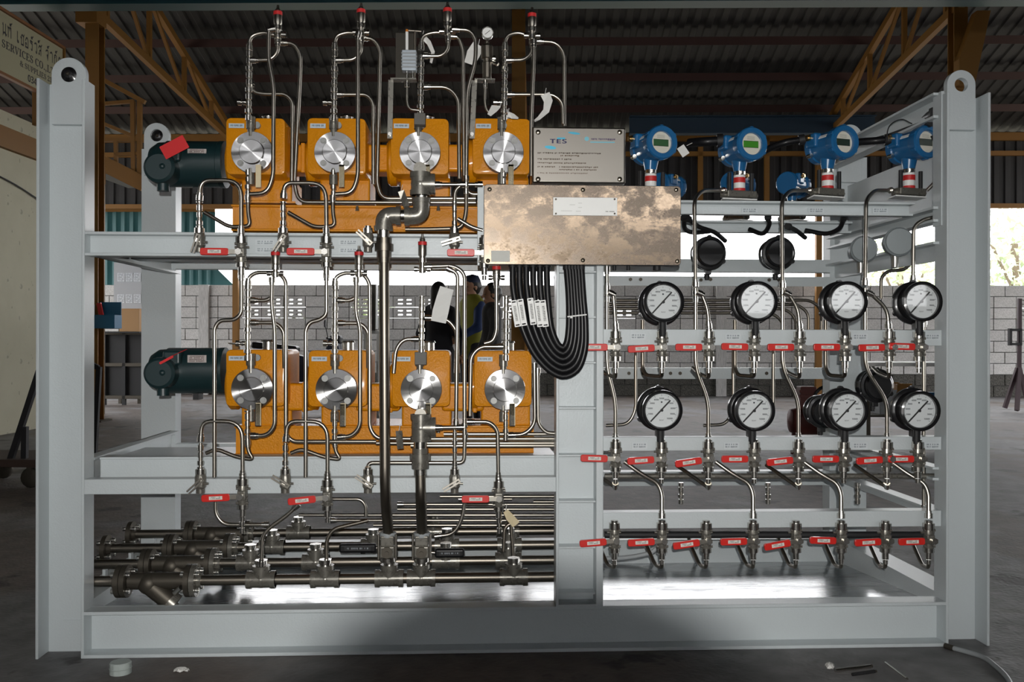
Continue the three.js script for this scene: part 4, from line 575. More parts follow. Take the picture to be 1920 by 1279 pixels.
// ================================================================ instruments standing above the upper pumps
{
  const z = -0.05;
  const g = thing('flow_switch', 'pale grey level switch on a bracket above the third upper pump', 'instrument'), a = at(754, 96, z), b = at(781, 135, z), r = ppm(z);
  mesh('housing', [rbxx(a.x, b.x, b.y, a.y, z - 0.018, z + 0.018, 0.003)], std(lin(0.42, 0.47, 0.52), 0.45, 0.3), g, 'pale grey ribbed housing'); for (let i = 1; i < 6; i++) { const y = lerp(b.y, a.y, i / 6); mesh('rib', rbxx(a.x - 0.0015, b.x + 0.0015, y - 0.0025, y + 0.0025, z - 0.02, z + 0.02, 0.001), M.grey, g); }
  const t0 = at(763, 96, z), t1 = at(763, 60, z); mesh('sight_tube', cyl(t0, t1, 0.005, 0.005, 10), M.white, g, 'white sight tube'); mesh('cap', cyl(t1, t1.clone().add(V(0, 0.008, 0)), 0.0055, 0.004, 10), std(lin(0.6, 0.2, 0.03), 0.5), g, 'orange cap');
  { const p = at(742, 62, z - 0.03), q = at(756, 146, z - 0.03); mesh('back_plate', bxx(p.x, at(779, 100, z - 0.03).x, q.y, p.y, z - 0.034, z - 0.028), std(lin(0.035, 0.03, 0.022), 0.5, 0.4), g, 'dark back plate'); mesh('guard_bar', [cyl(at(778, 57, z - 0.01), at(778, 146, z - 0.01), 0.004), cyl(at(766, 57, z - 0.01), at(790, 59, z - 0.01), 0.004)], M.pipe, g); }
  mesh('lower_neck', [cyl(at(763, 135, z), at(763, 148, z), 0.005), cyl(at(774, 135, z), at(774, 147, z), 0.004)], M.bright, g); rebase(g);
  const brk = (name, label, x0, x1, y, yb, xb) => { const o = thing('angle_bracket', label, 'bracket', null, 'thin angle brackets'), p = at(x0, y, z), q = at(x1, y, z), w = at(xb, yb, -0.1); mesh('shelf', box(q.x - p.x, 0.004, 0.04, (p.x + q.x) / 2, p.y, z), M.dull, o); mesh('upright', bar(V(p.x, p.y, z), V(at(xb, yb, z).x, w.y, z), 0.016, 0.004), M.dull, o); mesh('screw', cyl(V(at(xb, yb - 14, z).x, at(xb, yb - 14, z).y, z), V(at(xb, yb - 14, z).x, at(xb, yb - 14, z).y, z + 0.01), 0.006, 0.006, 6), M.bright, o); rebase(o); };
  brk('', 'thin angle bracket holding the pale level switch', 733, 781, 150, 266, 731); brk('', 'thin angle bracket holding the small air regulator', 890, 928, 151, 266, 885);
  stack('bright union under the level switch bracket', 763, 150, 163, z, { r: 0.009 });
  tube('thin hooked tube from the level switch to the fitting stack', [[763, 163], [763, 192], [768, 205], [786, 207]], z, { r: 0.0042, bend: 0.02, nuts: 'none' });
  const h = thing('air_regulator', 'small steel air regulator with round gauge above the fourth pump', 'regulator'), c = at(913, 84, z), R = 1 / r;
  mesh('bowl', toCreasedNormals(lathe([[0, 0], [6 * R, 0], [8.5 * R, 4 * R], [9 * R, 32 * R], [7 * R, 34 * R], [7 * R, 39 * R], [11.5 * R, 40 * R], [11.5 * R, 62 * R], [9 * R, 66 * R], [4 * R, 68 * R], [4 * R, 72 * R], [0, 72 * R]], at(913, 150, z), UP, 22), 0.5), M.pipe, h, 'turned steel bowl and bonnet');
  mesh('drain_knob', [cyl(at(922, 116, z), at(934, 121, z + 0.01), 0.006, 0.006, 8), nutAt(at(926, 110, z), V(1, 0, 0), 0.01, 0.01)], M.bright, h);
  const gc = at(914, 62, z + 0.012), gg = mesh('gauge_case', toCreasedNormals(lathe([[0, -0.012], [11 * R, -0.012], [11.5 * R, 0], [11 * R, 0.006], [9.5 * R, 0.006]], gc, V(0, 0, 1), 24), 0.5), M.bright, h, 'small round gauge'); mesh('dial', cyl(gc.clone().add(V(0, 0, 0)), gc.clone().add(V(0, 0, 0.004)), 9.6 * R, 9.6 * R, 24), M.white, gg, 'white dial'); mesh('pointer', bar(gc.clone().add(V(-0.008, -0.006, 0.005)), gc.clone().add(V(0.008, 0.007, 0.005)), 0.0015), M.blackMatt, gg); rebase(h);
  tube('thin tube hanging from the air regulator', [[910, 152], [909, 190], [912, 206], [920, 214]], z, { r: 0.0045, bend: 0.02, nuts: 'start' });
  // paper tags
  const curl = (label, pts, w, z0, mat = M.paper) => { const o = thing('paper_tag', label, 'tag', null, 'white paper tags'); const P = pts.map(([x, y]) => at(x, y, z0)), pos = [], idx = []; const n = P.length; P.forEach((p, i) => { const d = P[Math.min(i + 1, n - 1)].clone().sub(P[Math.max(i - 1, 0)]).normalize(), s = V(-d.y, d.x, 0).multiplyScalar(w[i] / ppm(z0) / 2), zz = 0.006 * Math.sin(i * 1.3); for (const e of [-1, 1]) for (const t of [0, 0.0008]) pos.push(p.x + s.x * e, p.y + s.y * e, z0 + zz * e + t); if (i) { const q = (i - 1) * 4; idx.push(q + 1, q + 5, q + 3, q + 3, q + 5, q + 7, q, q + 2, q + 4, q + 4, q + 2, q + 6); } }); const gg2 = new THREE.BufferGeometry(); gg2.setAttribute('position', new THREE.Float32BufferAttribute(pos, 3)); gg2.setIndex(idx); const k = gg2.toNonIndexed(); k.computeVertexNormals(); mesh('tag', k, mat, o); mesh('tie', cyl(P[0], P[0].clone().add(V(0.004, 0.02, -0.006)), 0.001, 0.001, 5), M.paper, o); rebase(o); };
  curl('curled white tag tied to the fourth pump line', [[1022, 176], [1028, 190], [1024, 208], [1010, 222], [1002, 227]], [18, 16, 12, 6, 3], z + 0.03);
  curl('short curled tag beside the fourth fitting stack', [[938, 200], [927, 203], [917, 216]], [3, 16, 8], z + 0.02); curl('thin tag scrap right of the fourth fitting stack', [[952, 214], [962, 218], [972, 222]], [10, 8, 2], z + 0.02);
  curl('square white tag hanging behind the air regulator', [[897, 84], [888, 100], [880, 120]], [22, 26, 20], z - 0.03); curl('curled strip tag behind the third relief valve', [[792, 68], [804, 80], [812, 98], [808, 118]], [10, 8, 7, 4], z - 0.02);
  curl('long printed paper tag hanging by the third lower fitting stack', [[838, 540], [832, 560], [826, 584], [822, 604]], [26, 28, 30, 28], 0.0, std(0xffffff, 0.85, 0, { map: null, color: lin(0.72, 0.72, 0.70), side: THREE.DoubleSide }));
  curl('cream wrapped tag below the last lower red valve', [[948, 958], [956, 970], [968, 984]], [10, 16, 16], 0.02, M.cream);
  curl('grey tin tag wired to the upper elbow pipe', [[752, 358], [757, 372], [763, 388]], [12, 12, 12], 0.03, M.dull); curl('grey tin tag wired to the lower thick pipe', [[748, 808], [749, 826], [751, 842]], [12, 13, 12], 0.03, M.dull);
}
// ================================================================ thick threaded pipes and the four manifold lines
{
  const cap = (g) => toCreasedNormals(g, 0.5);
  function ring(p, d, r, l, seg = 18) { return cyl(p.clone().addScaledVector(d, -l / 2), p.clone().addScaledVector(d, l / 2), r, r, seg); }
  function tee(p, axis, branch, r, len, bl) { const a = axis.clone().normalize(), b = branch.clone().normalize(); const e = (s) => [ring(p.clone().addScaledVector(a, s * (len - 0.008)), a, r * 1.12, 0.016)]; return [cyl(p.clone().addScaledVector(a, -len), p.clone().addScaledVector(a, len), r, r, 18), ...e(1), ...e(-1), cyl(p, p.clone().addScaledVector(b, bl), r * 0.98, r, 18), ring(p.clone().addScaledVector(b, bl - 0.006), b, r * 1.12, 0.014), new THREE.SphereGeometry(r * 1.03, 16, 10).translate(p.x, p.y, p.z)]; }
  // upper offset pipe
  const z = 0.032, PR = 0.0165;
  const up = thing('drop_pipe', 'thick threaded pipe dropping from the third upper pump through two elbows', 'pipe');
  { const t = at(788, 345, z), a = at(788, 320, z), b = at(790, 398, z), c = at(720, 401, z), d = at(720, 440, z);
    mesh('tee', [tee(t, UP, V(1, 0, 0), 0.029, 0.036, 0.045), ring(at(788, 318, z - 0.02), V(0, 0, 1), 0.02, 0.05)], M.dull, up, 'grey threaded tee');
    for (const q of [[790, 366, 790, 378], [752, 404, 764, 404], [719, 430, 719, 446]]) mesh('nipple', cyl(at(q[0], q[1], z), at(q[2], q[3], z), 0.02), M.bright, up, 'bright short nipple');
    mesh('elbow', [cap(tubeGeo([at(790, 372, z), at(790, 405, z), at(760, 405, z)], 0.0265, 0.05, 18)), ring(at(790, 376, z), UP, 0.0295, 0.014), ring(at(763, 405, z), V(1, 0, 0), 0.0295, 0.014)], M.dull, up, 'grey threaded elbow');
    mesh('elbow', [cap(tubeGeo([at(751, 404, z), at(720, 404, z), at(719, 432, z)], 0.0265, 0.05, 18)), ring(at(747, 404, z), V(1, 0, 0), 0.0295, 0.014), ring(at(719, 428, z), UP, 0.0295, 0.014)], M.dull, up, 'grey threaded elbow');
    mesh('union', [ring(at(720, 452, z), UP, 0.024, 0.02, 8), ring(at(720, 464, z), UP, 0.029, 0.022, 8), ring(at(720, 477, z), UP, 0.023, 0.022, 8), ring(at(720, 488, z), UP, 0.02, 0.016)], M.pipe, up, 'pipe union');
    mesh('pipe', tubeGeo([at(720, 488, z), at(722, 930, z), at(728, 1000, -0.09)], PR, 0.1, 18), M.pipe, up, 'long straight pipe'); rebase(up); }
  const lo = thing('drop_pipe', 'thick threaded pipe dropping from the third lower pump', 'pipe');
  { mesh('tee', [tee(at(789, 802, z), UP, V(1, 0, 0), 0.029, 0.042, 0.045), ring(at(789, 776, z - 0.02), V(0, 0, 1), 0.018, 0.05)], M.dull, lo, 'grey threaded tee'); for (const q of [[826, 842], [880, 890]]) mesh('nipple', cyl(at(788, q[0], z), at(788, q[1], z), 0.0205), M.bright, lo, 'bright short nipple');
    mesh('union', [ring(at(788, 846, z), UP, 0.025, 0.018, 8), ring(at(788, 857, z), UP, 0.033, 0.02, 8), ring(at(788, 870, z), UP, 0.027, 0.03, 8)], M.dull, lo, 'pipe union'); mesh('pipe', tubeGeo([at(788, 886, z), at(789, 935, z), at(791, 1000, -0.09)], PR, 0.1, 18), M.pipe, lo, 'straight pipe'); rebase(lo); }
  // hand valves at their feet
  [[727, 'square-bodied isolation valve at the foot of the upper drop pipe'], [791, 'square-bodied isolation valve at the foot of the lower drop pipe']].forEach(([px, l]) => {
    const o = thing('isolation_valve', l, 'valve', null, 'square isolation valves'), zz = -0.095, a = at(px, 1002, zz), b = at(px, 1050, zz), y = (a.y + b.y) / 2;
    mesh('body', [rbox(0.044, 0.034, 0.05, 0.004, a.x, a.y - 0.018, zz), rbox(0.05, 0.04, 0.056, 0.006, a.x, b.y + 0.03, zz)], M.dull, o); mesh('end_nut', [ring(a.clone(), UP, 0.028, 0.014, 8)], M.grey, o); mesh('end_nut', [ring(b.clone().add(V(0, 0.002, 0)), UP, 0.026, 0.012, 8)], M.bright, o);
    mesh('stem_cap', [ring(V(a.x, b.y + 0.03, zz + 0.03), V(0, 0, 1), 0.018, 0.012, 16), ring(V(a.x, b.y + 0.03, zz + 0.038), V(0, 0, 1), 0.007, 0.01, 6)], M.darkIron, o); for (const s of [-1, 1]) mesh('bolt', cyl(V(a.x + s * 0.028, a.y + 0.004, zz + 0.02), V(a.x + s * 0.028, b.y + 0.006, zz + 0.02), 0.0045, 0.0045, 6), M.steel, o); rebase(o);
  });
  // four identical lines one behind the other
  const XE = -1.335, YP = at(500, 1087, -0.1).y, ZL = [-0.1, -0.335, -0.585, -0.845], dx = V(1, 0, 0);
  const tees = [[490, 610, 730, 790, 963], [470, 592, 836, 953], [510, 700, 838, 955], [560, 812, 952]], YS = [1086, 1057, 1027, 1000], place = ['nearest the drip tray edge', 'second from the drip tray edge', 'third from the drip tray edge', 'rearmost above the drip tray'];
  const flange = (x, p) => { const L = [ring(V(x, p.y, p.z), dx, 0.05, 0.016, 28), ring(V(x + 0.014, p.y, p.z), dx, 0.026, 0.016, 18)]; return L; };
  const bolts = (x, p, l) => { const L = []; for (let i = 0; i < 4; i++) { const a = Math.PI / 4 + i * Math.PI / 2, q = V(x, p.y + Math.cos(a) * 0.036, p.z + Math.sin(a) * 0.036); L.push(ring(q, dx, 0.005, l, 8), ring(q.clone().add(V(l / 2 - 0.006, 0, 0)), dx, 0.009, 0.009, 6), ring(q.clone().add(V(-l / 2 + 0.006, 0, 0)), dx, 0.009, 0.009, 6)); } return L; };
  ZL.forEach((zz, i) => {
    const p = V(0, YP, zz), xe = at(1044, YS[i], zz).x + 0.02, o = thing('manifold_pipe', `horizontal manifold pipe low in the skid, ${place[i]}`, 'pipe', null, 'horizontal manifold pipes');
    mesh('pipe', [cyl(V(XE, YP, zz), V(-1.105, YP, zz), 0.0167, 0.0167, 18), cyl(V(-0.88, YP, zz), V(xe, YP, zz), 0.0167, 0.0167, 18)], M.pipe, o);
    if (i) mesh('flange', flange(XE, p), M.darkIron, o); mesh('flange', [ring(V(-1.108, YP, zz), dx, 0.052, 0.016, 28), ring(V(-1.122, YP, zz), dx, 0.024, 0.014, 18)], M.darkIron, o); mesh('flange', [ring(V(-0.872, YP, zz), dx, 0.052, 0.016, 28), ring(V(-0.858, YP, zz), dx, 0.024, 0.016, 18)], M.dull, o); if (i) mesh('flange_bolts', bolts(XE, p, 0.05), M.bolt, o, 'bright flange bolts');
    for (const px of tees[i]) { const q = at(px, YS[i], zz); q.y = YP; mesh('tee', tee(q, dx, UP, 0.0255, px === 836 ? 0.048 : 0.046, px === 836 ? 0.02 : 0.045), M.dull, o, 'grey threaded tee'); mesh('nipple', [ring(q.clone().add(V(0, 0.046, 0)), UP, 0.019, 0.012, 12), ring(q.clone().add(V(0, 0.058, 0)), UP, 0.022, 0.012, 6)], M.bright, o, 'bright short nipple'); }
    rebase(o);
    const s = thing('y_strainer', `flanged Y-strainer on the manifold pipe ${place[i]}`, 'strainer', null, 'flanged strainers');
    const d = V(0.76, -0.65, 0.0).normalize(), c = V(-1.03, YP, zz);
    mesh('body', [cyl(V(-1.08, YP, zz), V(-0.9, YP, zz), 0.027, 0.027, 20), cyl(c, c.clone().addScaledVector(d, 0.1), 0.032, 0.03, 20), new THREE.SphereGeometry(0.036, 18, 12).translate(c.x + 0.012, c.y - 0.008, c.z)], M.darkIron, s);
    mesh('end_flange', ring(V(-1.09, YP, zz), dx, 0.052, 0.016, 28), M.darkIron, s); mesh('end_flange', ring(V(-0.89, YP, zz), dx, 0.052, 0.016, 28), M.darkIron, s);
    mesh('screen_cap', [cyl(c.clone().addScaledVector(d, 0.1), c.clone().addScaledVector(d, 0.122), 0.038, 0.038, 8), cyl(c.clone().addScaledVector(d, 0.122), c.clone().addScaledVector(d, 0.13), 0.012, 0.012, 6)], M.dull, s, 'hexagonal screen cap'); mesh('blowdown_plug', cyl(c.clone().addScaledVector(d, 0.09).add(V(0.03, 0.025, 0.02)), c.clone().addScaledVector(d, 0.09).add(V(0.055, 0.045, 0.035)), 0.009, 0.009, 6), M.bolt, s);
    mesh('flange_bolts', [bolts(-1.1, p, 0.06), bolts(-0.882, p, 0.06)], M.bolt, s, 'bright flange bolts'); rebase(s);
  });
  // pipe rest plates standing on the tray
  for (const [i, l] of [[1, 'thin upright support strap under the second manifold pipe'], [2, 'thin upright support strap under the third manifold pipe'], [3, 'thin upright support strap under the rearmost manifold pipe'], [0, 'thin upright support strap under the nearest manifold pipe']]) { const o = thing('pipe_support', l, 'support', null, 'pipe supports on the tray'); mesh('strap', bxx(-1.25, -1.24, 0.05, YP - 0.016, ZL[i] - 0.012, ZL[i] + 0.012), M.paint, o); mesh('pad', bxx(-1.28, -1.21, 0.098 + ZL[i] * 0.06, 0.106 + ZL[i] * 0.06, ZL[i] - 0.03, ZL[i] + 0.03), M.paint, o); rebase(o); }
  // black sleeved levers lying across
  const mk = strip(256, 64, '#101114', '#7d8288', 1, 90);
  [[636, 706, 1028, -0.2, 'black sleeved lever with script print left of the first isolation valve'], [815, 871, 1037, -0.2, 'black sleeved lever with script print right of the second isolation valve']].forEach(([x0, x1, y, zz, l]) => { const o = thing('sleeved_lever', l, 'lever', null, 'black sleeved levers'), a = at(x0, y, zz), b = at(x1, y, zz), w = b.x - a.x; mesh('sleeve', rbox(w, 0.03, 0.022, 0.008, (a.x + b.x) / 2, a.y, zz), M.rubber, o, 'black plastic sleeve'); mesh('print', plane(w * 0.7, 0.014, (a.x + b.x) / 2, a.y, zz + 0.0115), std(0xffffff, 0.5, 0, { map: mk }), o, 'pale script print'); const e = y === 1028 ? b : a, sgn = y === 1028 ? 1 : -1; mesh('shank', cyl(e.clone().add(V(-sgn * 0.01, 0, 0)), e.clone().add(V(sgn * 0.05, 0.005, 0)), 0.006, 0.006, 8), M.steel, o); rebase(o); });
}
// ================================================================ gauge and transmitter panel
{
  const cap = (g) => toCreasedNormals(g, 0.5);
  // ---- valves in three rows
  const rows = [[655, [1154, 1241, 1329, 1414, 1499, 1584, 1667, 1723], [0.0, 0.06, 0, -0.02, 0, 0, 0.02, -0.03], 649], [862, [1154, 1240, 1328, 1414, 1497, 1582, 1663, 1721], [-0.03, 0.06, 0.14, 0, 0.1, 0, 0.06, 0.0], 857], [1014, [1152, 1241, 1324, 1412, 1492, 1577, 1660, 1741], [0.07, 0.05, 0.14, 0.02, 0.17, -0.03, 0.05, 0.02], 1010]];
  const rname = ['top', 'middle', 'bottom'], gate = ['at the centre post', 'second from the centre post', 'third from the centre post', 'fourth from the centre post', 'fourth from the corner post', 'third from the corner post', 'second from the corner post', 'at the corner post'];
  rows.forEach(([y, xs, turn], r) => xs.forEach((x, k) => addValve(`red-lever ball valve on the ${rname[r]} gauge rail, ${gate[k]}`, x, y - 4, 0.012, turn[k], 'ball valves of the gauge panel')));
  // ---- pressure gauge
  const dial = canvasTex(512, 512, (c) => { c.fillStyle = '#d5d9da'; c.fillRect(0, 0, 512, 512); c.translate(256, 256); c.fillStyle = c.strokeStyle = '#2b3338'; for (let i = 0; i <= 50; i++) { const a = (225 - i * 5.4) * Math.PI / 180, big = i % 5 === 0, r0 = big ? 214 : 226; c.lineWidth = big ? 5 : 2; c.beginPath(); c.moveTo(Math.cos(a) * r0, -Math.sin(a) * r0); c.lineTo(Math.cos(a) * 242, -Math.sin(a) * 242); c.stroke(); } c.textAlign = 'center'; c.textBaseline = 'middle'; c.font = 'bold 34px sans-serif'; ['0', '1000', '2000', '3000', '4000', '5000', '6000', '7000', '8000', '9000', '10000'].forEach((t, i) => { const a = (225 - i * 27) * Math.PI / 180; c.fillText(t, Math.cos(a) * 176, -Math.sin(a) * 178); }); c.font = '28px sans-serif'; c.fillText('lb/in²', 0, 150); c.beginPath(); c.arc(0, -122, 13, 0, 7); c.fill(); });
  const G = new THREE.Group(); G.name = 'pressure_gauge'; const RO = 0.0675;
  const caseM = mesh('case', [cap(lathe([[0.0, -0.08], [0.05, -0.08], [0.057, -0.074], [0.058, -0.058], [RO, -0.056], [RO + 0.003, -0.052], [RO + 0.003, -0.042], [RO - 0.002, -0.038], [0.06, -0.036], [0.059, -0.012], [0.062, 0.004], [0.0645, 0.008], [0.064, 0.018], [0.058, 0.021], [0.0535, 0.016], [0.0535, 0.002]], V(0, 0, 0), V(0, 0, 1), 48)), rbox(0.026, 0.03, 0.03, 0.003, 0, -0.072, -0.024)], M.black, G, 'black turned gauge case');
  for (const a of [90, 210, 330]) mesh('mounting_ear', cyl(V(Math.cos(a * Math.PI / 180) * 0.066, Math.sin(a * Math.PI / 180) * 0.066, -0.056), V(Math.cos(a * Math.PI / 180) * 0.066, Math.sin(a * Math.PI / 180) * 0.066, -0.044), 0.01, 0.01, 14), M.black, caseM);
  mesh('dial', new THREE.CircleGeometry(0.0535, 48).translate(0, 0, 0.004), std(0xffffff, 0.6, 0, { map: dial }), G, 'pale round dial with black figures');
  mesh('pointer', [bar(V(-0.036, -0.036, 0.008), V(0.027, 0.0315, 0.008), 0.0045, 0.0012), cyl(V(0, 0, 0.005), V(0, 0, 0.0105), 0.0045, 0.0045, 14)], M.blackMatt, G, 'black pointer at zero');
  mesh('glass', new THREE.CircleGeometry(0.0545, 48).translate(0, 0, 0.0145), M.glass, G, 'clear gauge glass'); mesh('socket', [cyl(V(0, -0.1, -0.012), V(0, -0.058, -0.012), 0.012, 0.012, 6), cyl(V(0, -0.108, -0.012), V(0, -0.095, -0.012), 0.009, 0.009, 12)], M.blackMatt, G, 'black bottom socket');
  const gauge = (x, y, z, label, turn = 0, tilt = 0) => { const g = G.clone(); g.name = numbered('pressure_gauge'); tag(g, label, 'gauge', 'round pressure gauges'); g.position.copy(at(x, y, z)); g.rotation.set(tilt, turn, 0); scene.add(g); return g; };
  [[1243, 567], [1418, 566], [1586, 566], [1726, 566]].forEach(([x, y], k) => gauge(x, y, 0.032, `black round pressure gauge on the top rail, ${ORD[k]} from the centre post`, [0.0, 0.012, 0.02, 0.01][k], [-0.09, -0.056, -0.052, -0.05][k]));
  [[1240, 769], [1413, 770], [1587, 770], [1722, 770]].forEach(([x, y], k) => gauge(x, y, 0.032, `black round pressure gauge on the middle rail, ${ORD[k]} from the centre post`, 0, 0.02));
  gauge(1324, 477, -0.9, 'back of a rear-facing gauge below the transmitter rail, nearer the junction box', Math.PI); gauge(1452, 477, -0.9, 'back of a rear-facing gauge below the transmitter rail, farther from the junction box', Math.PI); gauge(1634, 722, -0.85, 'dark back of a rear-facing gauge low behind the third column of gauges', Math.PI); gauge(1536, 770, -0.9, 'rear-facing gauge half hidden behind the third middle-rail gauge', Math.PI);
  // ---- impulse tubing of the panel
  const tx = [1138, 1304, 1467, 1622], vx = [1154, 1329, 1499, 1666], v2 = [1154, 1328, 1497, 1663], col = ['first', 'second', 'third', 'fourth'];
  tx.forEach((x, k) => {
    const top = k === 0 ? [[1138, 500], [1138, 545]] : [[[1358, 357], [1318, 357], [1302, 372], [1304, 538]], [[1520, 357], [1482, 357], [1466, 374], [1467, 540]], [[1672, 357], [1640, 357], [1624, 374], [1622, 535]]][k - 1];
    tube(`${col[k]} tall impulse tube of the gauge panel counted from the centre post`, top.map(([a, b], i) => [a, b, k ? [-0.2, -0.1, -0.045, -0.03][i] : -0.02]), -0.02, { bend: 0.03, nuts: 'both', group: 'tall impulse tubes' });
    stack(`bright branch fitting on the ${col[k]} impulse tube from the centre post`, x, 540, 566, -0.02, { r: 0.0085 });
    tube(`curved branch from the ${col[k]} impulse tube to its top-rail valve`, [[x + 3, 548], [x + 12, 552], [vx[k] - 2, 580], [vx[k], 616]], 0.0, { bend: 0.03, group: 'curved branch tubes' });
    tube(`long lower run of the ${col[k]} impulse tube down to the middle rail`, [[x, 566], [x, 690], [v2[k], 752], [v2[k], 826]], -0.045, { bend: 0.04, nuts: 'end', group: 'lower impulse tubes' });
  });
  rows[0][1].forEach((x, k) => { if (k < 7) tube(`dark hooked tube under the top-rail valve ${gate[k]}`, k % 2 ? [[x, 697, 0.012], [x, 706, 0.0], [x - 30, 704, -0.06], [x - 36, 690, -0.08], [x - 36, 600, -0.08]] : [[x, 697, 0.012], [x, 708, 0.0], [x - 20, 700, -0.08], [x - 30, 690, -0.16]], 0, { bend: 0.025, nuts: 'none', mat: M.pipe, group: 'hooked tubes under the top rail' }); });
  rows[2][1].forEach((x, k) => tube(`dark hooked tube under the bottom-rail valve ${gate[k]}`, [[x, 1054, 0.012], [x, 1064, 0.0], [x - 12, 1060, -0.06], [x - 28, 1024, -0.14], [x - 34, 1004, -0.2]], 0, { bend: 0.02, nuts: 'none', mat: M.pipe, group: 'hooked tubes under the bottom rail' }));
  [1241, 1412, 1577, 1741].forEach((x, k) => tube(`slanting tube down to every second bottom-rail valve, ${ORD[k]} from the centre post`, [[x - 70, 866, -0.06], [x - 40, 888, -0.04], [x - 8, 906, -0.01], [x, 925, 0.0], [x, 972, 0.012]], 0, { bend: 0.03, r: 0.0072, nuts: 'end', group: 'slanting tubes above the bottom rail' }));
  [1154, 1328, 1497, 1663].forEach((x, k) => tube(`short slanting drain from the middle-rail impulse valve, ${ORD[k]} from the centre post`, [[x, 906, 0.012], [x, 914, 0.0], [x - 34, 890, -0.06], [x - 60, 872, -0.12]], 0, { bend: 0.02, nuts: 'start', mat: M.pipe, group: 'short slanting drains' }));
  tube('dark header pipe behind the middle rail valves', [[1134, 893], [1770, 893]], -0.1, { r: 0.0095, nuts: 'none', mat: M.dull, cat: 'pipe', name: 'header_pipe' }); tube('dark header pipe behind the bottom rail valves', [[1134, 1003], [1772, 1003]], -0.1, { r: 0.0115, nuts: 'none', mat: M.blackMatt, cat: 'pipe', name: 'header_pipe' });
  tube('grey flexible hose lying behind the bottom rail by the centre post', [[1130, 1048], [1180, 1046], [1225, 1036], [1240, 1015]], -0.25, { r: 0.008, bend: 0.05, nuts: 'none', mat: M.grey });
  [[1277, 'nearest the centre post'], [1440, 'in the middle'], [1608, 'nearest the rear corner post']].forEach(([x, l]) => stack(`dark drain fitting hanging below the rear rail, ${l}`, x, 905, 945, -0.5, { r: 0.01, group: 'hanging drain fittings' }));
  // rear horizontal tubing seen between the gauges
  [563, 571, 579, 587].forEach((y, i) => tube(`${ORD[i]} from the top of the horizontal rear tubes behind the gauges`, [[1136, y], [1520 - 24 * i, y], [1540 - 24 * i, y + 16], [1540 - 24 * i, 640]], -0.8, { bend: 0.05, nuts: 'none', mat: M.pipe, group: 'rear horizontal tubes' }));
  [[1192, 'first'], [1375, 'second'], [1450, 'third'], [1730, 'fourth']].forEach(([x, l], i) => tube(`${l} thin vertical rear tube counted from the centre post`, i === 3 ? [[1712, 530], [1713, 425], [1730, 412], [1762, 405]] : [[x, 640], [x, 770], [x - 14, 796], [x - 56, 798]], i === 3 ? -0.1 : -0.6, { bend: 0.04, nuts: 'start', group: 'thin rear tubes' }));
  tube('dark cranked tube behind the fourth gauge column', [[1652, 560], [1652, 520], [1665, 508], [1695, 506], [1706, 496]], -0.4, { bend: 0.02, nuts: 'none', mat: M.pipe });
  tube('long vertical tube beside the right corner post', [[1732, 600], [1732, 960]], -0.12, { nuts: 'both' });
  // conduit boxes on the right side beam
  [[1618, 468, -0.46, 'round grey conduit box on the side beam, farther back'], [1683, 454, -0.2, 'round grey conduit box on the side beam, nearer the front']].forEach(([x, y, z, l]) => { const o = thing('conduit_box', l, 'conduit box', null, 'round grey conduit boxes'), p = at(x, y, z); mesh('body', cap(lathe([[0, -0.06], [0.036, -0.06], [0.04, -0.05], [0.04, 0], [0.046, 0.002], [0.046, 0.02], [0.044, 0.024], [0, 0.025]], p, V(-0.15, 0, 1), 28)), std(lin(0.26, 0.29, 0.30), 0.5), o); mesh('cap_ring', cap(lathe([[0.046, 0], [0.05, 0.004], [0.05, 0.014], [0.046, 0.018]], p, V(-0.15, 0, 1), 28)), std(lin(0.22, 0.25, 0.26), 0.5), o); mesh('gland', [cyl(p.clone().add(V(0, -0.045, -0.02)), p.clone().add(V(0, -0.085, -0.02)), 0.013, 0.011, 8)], M.bolt, o, 'bright cable gland'); rebase(o); });
  // ---- transmitters
  const lcd = (c1) => canvasTex(256, 256, (c) => { c.fillStyle = '#d9d6c8'; c.fillRect(0, 0, 256, 256); c.fillStyle = c1; c.fillRect(34, 92, 190, 74); c.fillStyle = '#20281c'; c.fillRect(34, 88, 190, 5); c.fillRect(34, 164, 190, 5); c.fillStyle = '#8d8a80'; for (let i = 0; i < 3; i++) c.fillRect(80, 40 + i * 14, 96, 4); });
  const T = new THREE.Group(); T.name = 'pressure_transmitter'; const ax = V(0, 0, 1);
  mesh('housing', [cap(lathe([[0, -0.12], [0.049, -0.12], [0.054, -0.114], [0.054, -0.09], [0.05, -0.086], [0.05, -0.02], [0.05, 0], [0, 0]], V(0, 0, 0), ax, 36)), cap(cyl(V(0, -0.03, -0.058), V(0, -0.078, -0.058), 0.03, 0.02, 16)), rbox(0.03, 0.05, 0.05, 0.008, -0.045, 0.02, -0.075), rbox(0.03, 0.05, 0.05, 0.008, 0.045, 0.01, -0.075)], M.blue, T, 'blue cast housing');
  const cov = mesh('front_cover', [cap(lathe([[0.045, -0.004], [0.055, -0.002], [0.0565, 0.004], [0.0565, 0.03], [0.053, 0.036], [0.039, 0.036], [0.0365, 0.032], [0.0365, 0.018]], V(0, 0, 0), ax, 44)), ...[0, 60, 120, 180, 240, 300].map((a) => rbox(0.012, 0.006, 0.024, 0.002, 0, 0.0565, 0.018).rotateZ(a * Math.PI / 180))], M.blue, T, 'ribbed blue screw cover');
  mesh('glass', new THREE.CircleGeometry(0.0375, 32).translate(0, 0, 0.028), M.glass, cov, 'clear window');
